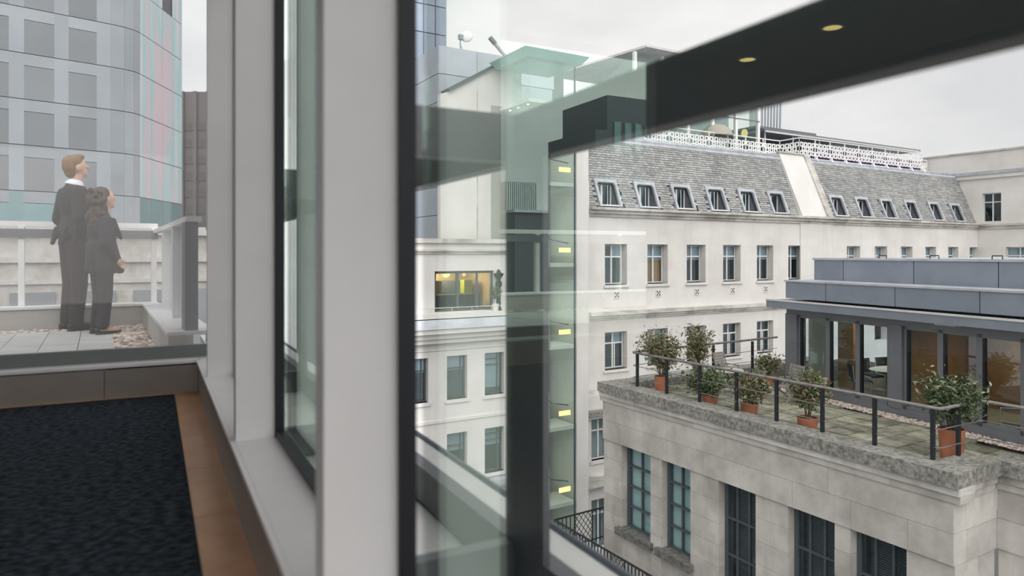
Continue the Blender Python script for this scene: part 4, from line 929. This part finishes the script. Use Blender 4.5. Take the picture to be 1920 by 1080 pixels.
put(MB().box(PX+1.1, PX+1.7, 13.85, 14.05, DB-.06, -3.285), 'table_base', 'dgrey', MT)
def office_chair(x, y, rz, label):
    t = root('mesh_chair', AP, (x, y, DB-.06), label, 'chair', 'black chairs in the pavilion'); t.rotation_euler[2] = AP+rz; ORG[t.name] = Vector((0, 0, 0))
    put(MB().box(-.24, .24, -.24, .24, .42, .48), 'seat', 'mesh', t)
    put(MB().prism([(-.26, .52), (-.22, .52), (-.28, .92), (-.32, .92)], 'y', -.25, .25), 'backrest', 'mesh', t)
    put(MB().tube([(-.2, -.26, .0), (.18, -.26, .02), (.2, -.26, .44), (-.24, -.26, .46), (-.29, -.26, .9)], .013, 6), 'frame', 'alu', t); put(MB().tube([(-.2, .26, .0), (.18, .26, .02), (.2, .26, .44), (-.24, .26, .46), (-.29, .26, .9)], .013, 6), 'frame', 'alu', t)
office_chair(PX+.52, 14.35, R(-35), 'black mesh chair nearest the pavilion door beside the pale table')
office_chair(PX+1.5, 14.85, R(-90), 'black mesh chair at the middle of the pale pavilion table')
office_chair(PX+2.2, 14.8, R(-95), 'black mesh chair at the far end of the pale pavilion table')
office_chair(PX+1.1, 11.6, R(60), 'black mesh chair behind the second bay of pavilion doors')
office_chair(PX+1.0, 10.6, R(120), 'black mesh chair behind the large glossy shrub')
LT = root('low_table', AP, (PX+1.0, 9.55, DB-.06), 'low orange brown table behind the last pavilion door', 'table')
put(MB().box(PX+.7, PX+1.4, 9.1, 10.0, -3.62, -3.57), 'table_top', 'orange', LT)
for a, b_ in ((.75, 9.15), (1.35, 9.15), (.75, 9.95), (1.35, 9.95)): put(MB().box(PX+a-.02, PX+a+.02, b_-.02, b_+.02, DB-.06, -3.62), 'leg', 'dgrey', LT)
pl = bpy.data.lights.new('pavilion_ceiling_glow', 'AREA'); pl.shape = 'RECTANGLE'; pl.size = 1.2; pl.size_y = 1.2; pl.energy = 22; pl.color = (1, .9, .72)
for yy in (14.3, 10.8):
    o = bpy.data.objects.new('pavilion_ceiling_glow', pl); COL.objects.link(o); o.location = to_w(AP, (PX+1.3, yy, DT)); 

# ================================================================ LINK WING AND IRON BALCONY BELOW THE TERRACE BUILDING
QW = QA-.5; lx0 = on_y(AG, QW, 1095)[0]
LW = root('link_wing', AG, (lx0+2, QW, -18), 'narrow limestone link wing between the stair tower and the terrace building', 'building')
wz = lambda py: on_y(AG, QW, 1112, py)[1]
h1 = (lx0+.42, lx0+1.5, wz(864), wz(786)); h2 = (lx0+.42, lx0+1.5, wz(1035), wz(938))
put(cut_wall(MB(), lx0, lx0+4, -18, wz(742), [h1, h2], lambda u, v, d: (u, QW+d, v), .46), 'wall', 'limeC', LW, weld=True)
put(MB().prism([(QW-.02, wz(772)), (QW+.14, wz(740)), (QA-.01, wz(736)), (QA-.01, wz(772))], 'x', lx0-.02, lx0+4), 'parapet', 'cornice', LW)
put(MB().box(lx0-.25, lx0+4, QW-.35, QW+.02, wz(778), wz(770)), 'cornice', 'coping', LW); put(MB().box(lx0-.12, lx0+4, QW-.2, QW+.02, wz(784), wz(778)), 'cornice', 'limeC', LW)
put(MB().box(lx0-.15, lx0+4, QW-.25, QW+.02, wz(912), wz(892)), 'ledge', 'cornice', LW)
sash(LW, 'window', lx0+.96, 1.06, h1[2], h1[3], QW+.22, 'x'); sash(LW, 'window', lx0+.96, 1.06, h2[2], h2[3], QW+.22, 'x')
put(MB().box(lx0+.34, lx0+1.6, QW-.06, QW+.2, h1[2]-.16, h1[2]), 'window_sill', 'limeC', LW)
IB = root('iron_balcony', AG, (12.9, 15, -9.75), 'black iron balcony railing with crossed lattice panels below the terrace building', 'railing')
ix, iy, it, ib = 12.71, 18.62, -8.65, -9.72
put(MB().tube([(17.0, iy+.15, it), (ix, iy, it), (ix, 6.5, it)], .032, 6), 'hand_rail', 'black', IB)
put(MB().tube([(17.0, iy+.15, ib+.08), (ix, iy, ib+.08), (ix, 6.5, ib+.08)], .022, 6), 'bottom_rail', 'black', IB)
bal_me = mesh_of(MB().box(-.013, .013, -.013, .013, 0, it-ib), 'baluster', 'black')
def x_panel(p0, p1):
    mb = MB(); p0, p1 = Vector(p0), Vector(p1)
    for k in range(3):
        for a, b_ in ((k/3, (k+1)/3),):
            pass
    n = 4
    for k in range(-n+1, n):
        for s in (0, 1):
            t0, t1 = k/n, (k+n)/n; u0, u1 = max(0, t0), min(1, t1); z0, z1 = (u0-t0), (u1-t0)
            if s: a0, a1 = 1-u0, 1-u1
            else: a0, a1 = u0, u1
            A0 = p0.lerp(p1, a0); A1 = p0.lerp(p1, a1)
            mb.tube([(A0.x, A0.y, ib+.1+(it-ib-.12)*z0), (A1.x, A1.y, ib+.1+(it-ib-.12)*z1)], .013, 4)
    put(mb, 'lattice_panel', 'black', IB)
q = iy; k = 0
while q > 7:
    ph = k % 13
    if ph == 3: x_panel((ix, q, 0), (ix, q-.62, 0)); piece('baluster', bal_me, IB, (ix, q, ib)); q -= .62
    else: piece('baluster', bal_me, IB, (ix, q, ib)); q -= .15
    k += 1
x_ = ix+.16; k = 0
while x_ < 16.5:
    if k == 4: x_panel((x_, iy, 0), (x_+.75, iy+.03, 0)); piece('baluster', bal_me, IB, (x_, iy, ib)); x_ += .75
    else: piece('baluster', bal_me, IB, (x_, iy+.02, ib)); x_ += .16
    k += 1
put(MB().box(ix-.12, PB+.1, 4, iy+.2, ib-.3, ib-.03), 'balcony_slab', M('asphalt_roof', (.14, .13, .12), (.30, .28, .25), 30, .95), IB)
put(MB().box(-60, 90, -20, 70, -18.3, -18), 'courtyard_ground', M('asphalt', (.10, .10, .10), (.14, .14, .14), 2, .9), fr=AG, org=(0, 0, -18), kind='structure', label='asphalt courtyard floor far below', cat='ground')
# ================================================================ DISTANT TOWERS
def dirv(deg): return Vector((math.sin(R(deg)), math.cos(R(deg)), 0))
# glass office tower beyond the terrace: flat face, rounded corner, flank with painted reflections
TC = Vector((-710/1300*55, 55, 0)); dl, dr = -dirv(48), dirv(-3.5)
TW = root('office_tower', 0, (TC.x, TC.y, -18), 'curved glass office tower with painted pink and turquoise reflections on its flank beyond the terrace', 'office tower')
FH = 3.32; Z0 = 4.55-2*FH-.02
def quad_panel(mb, a, b_, z0, z1, off=.06):
    n_ = Vector((-(b_-a).y, (b_-a).x, 0)).normalized()
    if n_.dot(-a) < 0: n_ = -n_
    v = [a, b_, b_+n_*off, a+n_*off]
    mb.add([(p.x, p.y, z0) for p in v] + [(p.x, p.y, z1) for p in v], [(0,1,2,3), (7,6,5,4), (0,4,5,1), (1,5,6,2), (2,6,7,3), (3,7,4,0)])
    return mb
A0 = TC+dl*1.6; B0 = TC+dr*1.0
# plan of the face: list of (point, kind)
pts = [(A0, None)]; t = 0.0
for wd, kd in ((.95, 'n'), (1.85, 'w'), (.9, 'n'), (1.85, 'w'), (.9, 'n'), (1.85, 'w'), (.9, 'n'), (1.85, 'w'), (.9, 'n'), (1.85, 'w'), (.9, 'n'), (1.85, 'w'), (.9, 'n'), (1.85, 'w'), (.9, 'n'), (1.85, 'w'), (.9, 'n'), (1.85, 'w')):
    t += wd; pts.append((A0+dl*t, kd))
arc = []
for k in range(4):
    s = k/3; p = A0.lerp(TC, s).lerp(TC.lerp(B0, s), s); arc.append(p)
core = MB()
outline = [p for p, _ in pts[::-1]] + arc[1:] + [TC+dr*9.3, TC+dr*9.3+Vector((-22, 3, 0))]
inn = [p+Vector((-.12, .12, 0)) for p in outline]
core.prism([(p.x, p.y) for p in inn], 'z', -18, 45); put(core, 'tower_core', 'tgap', TW)
for f in range(-2, 9):
    z0 = Z0+FH*f; z1 = z0+FH
    for (a, _), (b_, kd) in zip(pts[:-1], pts[1:]):
        if kd == 'n': put(quad_panel(MB(), a, b_, z0+.03, z1-.03), 'glass_panel', 'tower' if f > 1 else 'teal', TW)
        else:
            put(quad_panel(MB(), a, b_, z0+.03, z1-.9), 'glass_panel', 'towerd' if f > 1 else 'teal', TW); put(quad_panel(MB(), a, b_, z1-.86, z1-.03), 'spandrel_panel', 'tower', TW)
    for a, b_ in zip(arc[:-1], arc[1:]): put(quad_panel(MB(), a, b_, z0+.03, z1-.03), 'curved_panel', 'tower', TW)
    for k in range(4):
        if f >= 7 and k == 2: continue
        put(quad_panel(MB(), B0+dr*(2.05*k+.03), B0+dr*(2.05*(k+1)-.03), z0+.03, z1-.03), 'flank_panel', 'painted_iridescence' if f > 1 else 'teal', TW)
# lit ceiling strips inside the office floors
for f in range(3, 7):
    for j in range(3): put(quad_panel(MB(), pts[7][0]+dl*.1*j, pts[7][0]+dl*(.9-.1*j), Z0+FH*(f+1)-1.15-.28*j, Z0+FH*(f+1)-1.11-.28*j, .09), 'ceiling_strip', EMIT('office_strip', (1, .98, .95), .8) if f == 3 and j == 0 else bpy.data.materials['office_strip'], TW)
# street-side palazzo seen through the balustrade
NB = root('stone_office_block', 0, (-24, 34, -18), 'pale stone office block seen through the terrace balustrade', 'building')
c0 = Vector((-31, 29.0, 0)); c1 = Vector((-15.5, 38.3, 0))
for z0, z1, off, m_ in ((-18, 1.25, 0, 'ashlar'), (.95, 1.4, .35, 'kerb'), (-.45, -.2, .2, 'kerb'), (-1.5, -1.3, .15, 'kerb')):
    put(quad_panel(MB(), c0+Vector((-.3, .5, 0)), c1+Vector((-.3, .5, 0)), z0, z1, .6+off), 'wall' if off == 0 else 'string_course', m_, NB)
for k in range(7):
    a = c0.lerp(c1, (k+.15)/7); b_ = c0.lerp(c1, (k+.85)/7); put(quad_panel(MB(), a, b_, -5.2, -1.9, .16), 'window', 'towerd', NB)
# brown slab tower
BT = root('brown_tower', 0, (-48, 100, -18), 'dark brown slab tower behind the office tower flank', 'tower')
bx0, bx1, bd = (318-960)/1300*100, (440-960)/1300*100, 100; bz = (475-172)/1300*100
put(MB().box(bx0, bx1, bd, bd+20, -18, bz), 'slab', 'brown', BT)
for k in range(13):
    z = bz-4.5-2.4*k; put(MB().box(bx0+1, bx1-.5, bd-.15, bd, z-1.1, z), 'window_band', 'brownd', BT)
for k in range(4): a = bx0+1+(bx1-bx0-2)*(k+.5)/4; put(MB().box(a-.25, a+.25, bd-.4, bd, -18, bz), 'pier', 'brown', BT)
# blue glass tower over the plant room
UT = root('blue_glass_tower', AG, (0, 0, -18), 'blue glass tower with fine grid rising behind the plant room', 'tower'); ORG[UT.name] = Vector((0, 0, 0)); UT.location = (0, 0, 0)
uq = 75; ux1 = on_y(AG, uq, 838)[0]; uz = 60
put(MB().box(ux1-14, ux1-.1, uq+.1, uq+15, -18, uz), 'tower_core', 'tgap', UT)
for i in range(6):
    for j in range(9):
        z = 16+3.3*j; block('glass_panel', 'sky_t', UT, ux1-1.5*(i+1)+.06, ux1-1.5*i-.06, uq, uq+.1, z+.06, z+3.24)
# finned skyscraper beyond the penthouse
FT = root('finned_tower', 0, (110, 300, -18), 'pale finned skyscraper behind the rooftop penthouse', 'tower')
fa, fb, fd = (1424-960)/1300*300, (1462-960)/1300*300, 300; fz = (475-70)/1300*300
put(MB().add([(fa-1, fd, -18), (fb-1.5, fd, -18), (fb-1.5, fd+10, -18), (fa-1, fd+10, -18), (fa-1, fd, fz), (fb+1.5, fd, fz), (fb+1.5, fd+10, fz), (fa-1, fd+10, fz)], [(0,3,2,1), (4,5,6,7), (0,1,5,4), (1,2,6,5), (2,3,7,6), (3,0,4,7)]), 'tower_body', 'towerd', FT)
for k in range(9):
    s = k/8; x0 = fa-1+(fb-fa-.5)*s; x1 = fa-1+(fb-fa+2.5)*s
    put(MB().add([(x0-.3, fd-.4, -18), (x0+.3, fd-.4, -18), (x1+.3, fd-.4, fz), (x1-.3, fd-.4, fz), (x0-.3, fd, -18), (x0+.3, fd, -18), (x1+.3, fd, fz), (x1-.3, fd, fz)], [(0,1,2,3), (7,6,5,4), (0,4,5,1), (1,5,6,2), (2,6,7,3), (3,7,4,0)]), 'fin', 'fins', FT)
# buildings across the street on our own side: they show mirrored in the corridor panes
def mirror(px, d, dz=475):
    X = (px-960)/1300*d; L_, s_ = loc_of(AW, X, d); return .96-L_, s_
dk = root('dark_office_block', AW, (-14, 22, -18), 'dark stepped office block across the street beside the terrace', 'building')
a0, b0 = mirror(1028, 25); a1, b1 = mirror(1055, 25); a2, b2 = mirror(1142, 25)
put(MB().box(a1, a0, b0-3, b0, -18, 4.0), 'lower_step', 'iron_w', dk); put(MB().box(a2-5, a1, b0-3, b1, -18, 5.15), 'upper_step', 'iron_w', dk)
for k in range(4): put(MB().box(a1-.5-.42*k, a1-.25-.42*k, b0-3.06, b0-2.95, 3.3, 4.3), 'window', 'teal', dk)
st_ = root('ribbed_tower', AW, (*mirror(985, 140), -18), 'grey ribbed tower over the roofs beside the terrace', 'tower')
a0, b0 = mirror(950, 140); a1, b1 = mirror(1020, 140); zt = (475-340)/1300*140
put(MB().box(a1, a0, b0, b0+8, -18, zt), 'tower_body', 'brownd', st_)
for k in range(16): xk = a1+(a0-a1)*k/15; put(MB().box(xk-.12, xk+.12, b0-.4, b0, -18, zt), 'rib', 'fins', st_)
lb = root('long_dark_block', AW, (*mirror(900, 60), -18), 'long dark roofed block in front of the ribbed tower', 'building')
a0, b0 = mirror(965, 60); a1, b1 = mirror(1060, 60)
put(MB().box(a1-6, a0, b0, b0+8, -18, (475-398)/1300*60), 'block_wall', 'iron_w', lb); put(MB().box(a1-6.2, a0+.2, b0-.3, b0+8, (475-398)/1300*60, (475-393)/1300*60), 'roof_edge', 'fins', lb)

# ================================================================ THE TWO PEOPLE ON THE TERRACE
def blob(build, name, mat, parent, voxel=.009, it=6, fac=.5):
    mb = MB(); build(mb); me = mesh_of(mb, name, None); ob = bpy.data.objects.new('tmp', me); COL.objects.link(ob)
    r_ = ob.modifiers.new('r', 'REMESH'); r_.mode = 'VOXEL'; r_.voxel_size = voxel; r_.use_smooth_shade = True
    s_ = ob.modifiers.new('s', 'SMOOTH'); s_.iterations = it; s_.factor = fac
    dg = bpy.context.evaluated_depsgraph_get(); m2 = bpy.data.meshes.new_from_object(ob.evaluated_get(dg)); m2.name = name
    bpy.data.objects.remove(ob); m2.materials.clear(); m2.materials.append(mt[mat])
    for p in m2.polygons: p.use_smooth = True
    o = bpy.data.objects.new(name, m2); COL.objects.link(o); o.parent = parent; return o
def hand(mb, wrist, palm, dirn, side, s=1.0):
    # palm from the wrist, four curled fingers of unequal length and a thumb leaving the side near its base
    wv, pv = Vector(wrist), Vector(palm); d = Vector(dirn).normalized(); sd = Vector(side).normalized(); cu = d.cross(sd)
    mb.cap(wv, .026*s, pv, .024*s); mb.ell(pv, (.032*s, .032*s, .036*s))
    for k, ln in enumerate((.062, .072, .066, .052)):
        b0 = pv + sd*(.027-.018*k)*s + d*.024*s; b1 = b0 + d*ln*.55*s + cu*.006; b2 = b1 + d*ln*.32*s + cu*.03*s
        mb.cap(b0, .0095*s, b1, .009*s, 8); mb.cap(b1, .009*s, b2, .0075*s, 8)
    t0 = pv + sd*.03*s - d*.012*s; t1 = t0 + sd*.022*s + d*.028*s; mb.cap(t0, .012*s, t1, .010*s, 8); mb.cap(t1, .010*s, t1 + d*.03*s + cu*.014, .008*s, 8)
def person(px, Yd, face_deg, label):
    X = (px-960)/1300*Yd; o = bpy.data.objects.new('person', None); COL.objects.link(o); o.location = (X, Yd, ZT); o.rotation_euler = (0, 0, R(face_deg)); ORG[o.name] = Vector((0, 0, 0))
    return tag(o, label, 'person')
# --- man: faces along local +x, his right side (-y) towards us, chin lifted
man = person(138, 7.42, 54, 'person in a dark suit and white shirt looking up, hand in pocket')
ht = Matrix.Rotation(R(-13), 3, 'Y')
def hd(c, piv=Vector((.045, 0, 1.66))): return piv + ht @ (Vector(c)-piv)
def man_body(mb):
    mb.ell(hd((.045, 0, 1.755)), (.100, .076, .112), 18, 12, ht); mb.ell(hd((.082, 0, 1.69)), (.058, .056, .062), 14, 10, ht)
    mb.cap(hd((.135, 0, 1.765)), .010, hd((.162, 0, 1.728)), .016); mb.ell(hd((.128, 0, 1.69)), (.018, .026, .012)); mb.ell(hd((.122, 0, 1.652)), (.022, .026, .02)); mb.ell(hd((.128, 0, 1.79)), (.014, .05, .012))
    for s in (-1, 1): mb.ell(hd((.035, s*.076, 1.735)), (.024, .011, .036)); mb.ell(hd((.126, s*.03, 1.765)), (.012, .015, .011))
    mb.cap((.005, 0, 1.50), .062, (.04, 0, 1.68), .056)
    mb.ell((.0, 0, 1.34), (.105, .17, .22)); mb.ell((.01, 0, 1.08), (.095, .145, .2)); mb.ell((0, 0, .95), (.105, .15, .12))
    for s in (-1, 1):
        mb.cap((-.01, s*.175, 1.47), .058, (-.05, s*.235, 1.19), .045); mb.cap((-.05, s*.235, 1.19), .043, (.09, s*.19, .99), .03)
        mb.cap((0, s*.085, .93), .09, (.015, s*.10, .5), .06); mb.cap((.015, s*.10, .5), .058, (-.03, s*.105, .09), .038); mb.cap((-.05, s*.105, .045), .036, (.15, s*.125, .035), .03)
    hand(mb, (.09, -.19, .99), (.135, -.175, .955), (.75, .2, -.65), (.5, .2, .8)); hand(mb, (.09, .19, .99), (.135, .175, .955), (.75, -.2, -.65), (.5, -.2, .8))
blob(man_body, 'body', 'skin', man, .0065, 3)
def man_jacket(mb):
    mb.ell((-.005, 0, 1.36), (.135, .195, .215)); mb.ell((.0, 0, 1.13), (.125, .175, .20)); mb.cap((-.01, -.13, 1.475), .07, (-.01, .13, 1.475), .07); mb.cap((-.02, 0, 1.48), .085, (-.0, 0, 1.55), .07)
    mb.ell((-.015, 0, 1.03), (.15, .185, .10))
    for k in range(7):
        a = R(60+40*k); mb.cap((.135*math.cos(a)-.02, .165*math.sin(a), 1.08), .03, (.165*math.cos(a)-.035, .18*math.sin(a), .925), .022)
    for s in (-1, 1): mb.cap((-.01, s*.185, 1.46), .078, (-.055, s*.245, 1.19), .062); mb.cap((-.055, s*.245, 1.19), .06, (.075, s*.195, 1.0), .044)
blob(man_jacket, 'jacket', 'suit', man, .012, 5)
def man_tr(mb):
    mb.ell((0, 0, .95), (.125, .165, .13))
    for s in (-1, 1): mb.cap((0, s*.085, .92), .108, (.015, s*.10, .5), .083); mb.cap((.015, s*.10, .5), .083, (-.02, s*.105, .10), .07); mb.cap((-.02, s*.105, .14), .07, (-.015, s*.107, .075), .072)
blob(man_tr, 'trousers', 'suit', man, .012, 5)
def shoes(mb, w_=.043, ln=.19, sp=.105):
    for s in (-1, 1): mb.cap((-.06, s*sp, .045), w_, (.08, s*(sp+.012), .045), w_); mb.cap((.08, s*(sp+.012), .04), w_, (ln, s*(sp+.025), .03), w_*.7); mb.box(-.1, ln+.02, s*(sp+.01)-.04, s*(sp+.01)+.04, .0, .014)
blob(shoes, 'shoes', 'shoe', man, .008, 3)
blob(lambda mb: [mb.cap((.035*math.cos(a)*1.9+.005+.01*math.cos(a), .075*math.sin(a), 1.515+.05*(1-math.cos(a))*.55), .014, (.058*math.cos(a)+.022, .066*math.sin(a), 1.575+.03*(1-math.cos(a))*.5), .011) for a in [k*math.pi/12 for k in range(24)]], 'shirt_collar', 'shirt', man, .007, 2)
def man_hair(mb):
    mb.ell(hd((.022, 0, 1.80)), (.105, .084, .085), 16, 10, ht); mb.ell(hd((-.015, 0, 1.755)), (.075, .080, .095), 16, 10, ht); mb.ell(hd((.085, 0, 1.848)), (.066, .066, .038), 14, 8, ht); mb.ell(hd((-.03, 0, 1.69)), (.05, .062, .05))
blob(man_hair, 'hair', 'hairb', man, .010, 3)
# --- woman: long open coat, dark curly hair
wom = person(190, 7.08, 50, 'person with dark curly hair in a long navy coat standing close beside the suited person')
hw = Matrix.Rotation(R(-8), 3, 'Y')
def hq(c, piv=Vector((.05, 0, 1.30))): return piv + hw @ (Vector(c)-piv)
def wom_body(mb):
    mb.ell(hq((.05, 0, 1.385)), (.085, .066, .10), 18, 12, hw); mb.ell(hq((.083, 0, 1.325)), (.045, .045, .05), 14, 10, hw)
    mb.cap(hq((.122, 0, 1.39)), .008, hq((.143, 0, 1.362)), .012); mb.ell(hq((.12, 0, 1.33)), (.014, .021, .010)); mb.ell(hq((.116, 0, 1.298)), (.016, .02, .016)); mb.ell(hq((.115, 0, 1.415)), (.012, .042, .01))
    for s in (-1, 1): mb.ell(hq((.04, s*.066, 1.37)), (.02, .009, .03)); mb.ell(hq((.112, s*.026, 1.392)), (.01, .013, .009))
    mb.cap((.02, 0, 1.17), .046, (.045, 0, 1.31), .044)
    mb.ell((.0, 0, 1.06), (.09, .14, .17)); mb.ell((.0, 0, .86), (.08, .115, .16)); mb.ell((-.005, 0, .75), (.095, .14, .11))
    for s in (-1, 1):
        mb.cap((.0, s*.135, 1.15), .045, (-.03, s*.185, .92), .036); mb.cap((-.03, s*.185, .92), .034, (.08, s*.15, .76), .025)
        mb.cap((0, s*.07, .73), .075, (.012, s*.075, .39), .05); mb.cap((.012, s*.075, .39), .048, (-.02, s*.075, .07), .03); mb.cap((-.045, s*.075, .04), .028, (.12, s*.09, .03), .026)
    hand(mb, (.08, -.15, .76), (.11, -.14, .725), (.7, .25, -.65), (.5, .2, .8), .88); hand(mb, (.08, .15, .76), (.11, .14, .725), (.7, -.25, -.65), (.5, -.2, .8), .88)
blob(wom_body, 'body', 'skin', wom, .0065, 3)
def wom_coat(mb):
    mb.ell((.0, 0, 1.06), (.125, .165, .18)); mb.cap((.0, -.1, 1.145), .062, (.0, .1, 1.145), .062); mb.ell((.01, 0, .88), (.13, .165, .2)); mb.cap((.0, 0, 1.15), .075, (.015, 0, 1.22), .06)
    for k in range(14):
        a = R(360/14*k); mb.cap((.09*math.cos(a), .12*math.sin(a), .90), .05, (.15*math.cos(a)+.03, .155*math.sin(a), .64), .03)
    mb.ell((.02, 0, .72), (.13, .14, .10))
    for s in (-1, 1): mb.cap((.0, s*.14, 1.14), .066, (-.03, s*.195, .92), .055); mb.cap((-.03, s*.195, .92), .053, (.07, s*.155, .77), .04)
    for s in (-1, 1): mb.cap((.10, s*.05, 1.17), .02, (.155, s*.075, .98), .022)
blob(wom_coat, 'coat', 'coat', wom, .012, 5)
def wom_tr(mb):
    mb.ell((0, 0, .75), (.11, .15, .11))
    for s in (-1, 1): mb.cap((0, s*.07, .72), .09, (.012, s*.077, .39), .068); mb.cap((.012, s*.077, .39), .066, (-.015, s*.077, .10), .062)
blob(wom_tr, 'trousers', 'coat', wom, .012, 5)
def wshoe(mb):
    for s in (-1, 1):
        mb.cap((-.05, s*.075, .026), .03, (.13, s*.092, .018), .028); mb.cap((-.055, s*.075, .04), .028, (-.05, s*.075, .045), .027); mb.box(-.08, .15, s*.083-.03, s*.083+.03, 0, .012)
blob(wshoe, 'shoes', 'shoe', wom, .007, 2)
rh = random.Random(5)
def wom_hair(mb):
    mb.ell(hq((.015, 0, 1.425)), (.088, .082, .085), 14, 9, hw); mb.ell(hq((-.03, 0, 1.33)), (.075, .095, .12)); mb.ell((-.045, 0, 1.20), (.075, .10, .13))
    for _ in range(80):
        a = rh.uniform(R(70), R(290)); z = rh.uniform(1.09, 1.46); r_ = .075 if z > 1.42 else .10
        mb.ell((-.02+r_*math.cos(a), r_*math.sin(a), z), (rh.uniform(.018, .032),)*3, 8, 6)
blob(wom_hair, 'hair', 'hairk', wom, .009, 1)
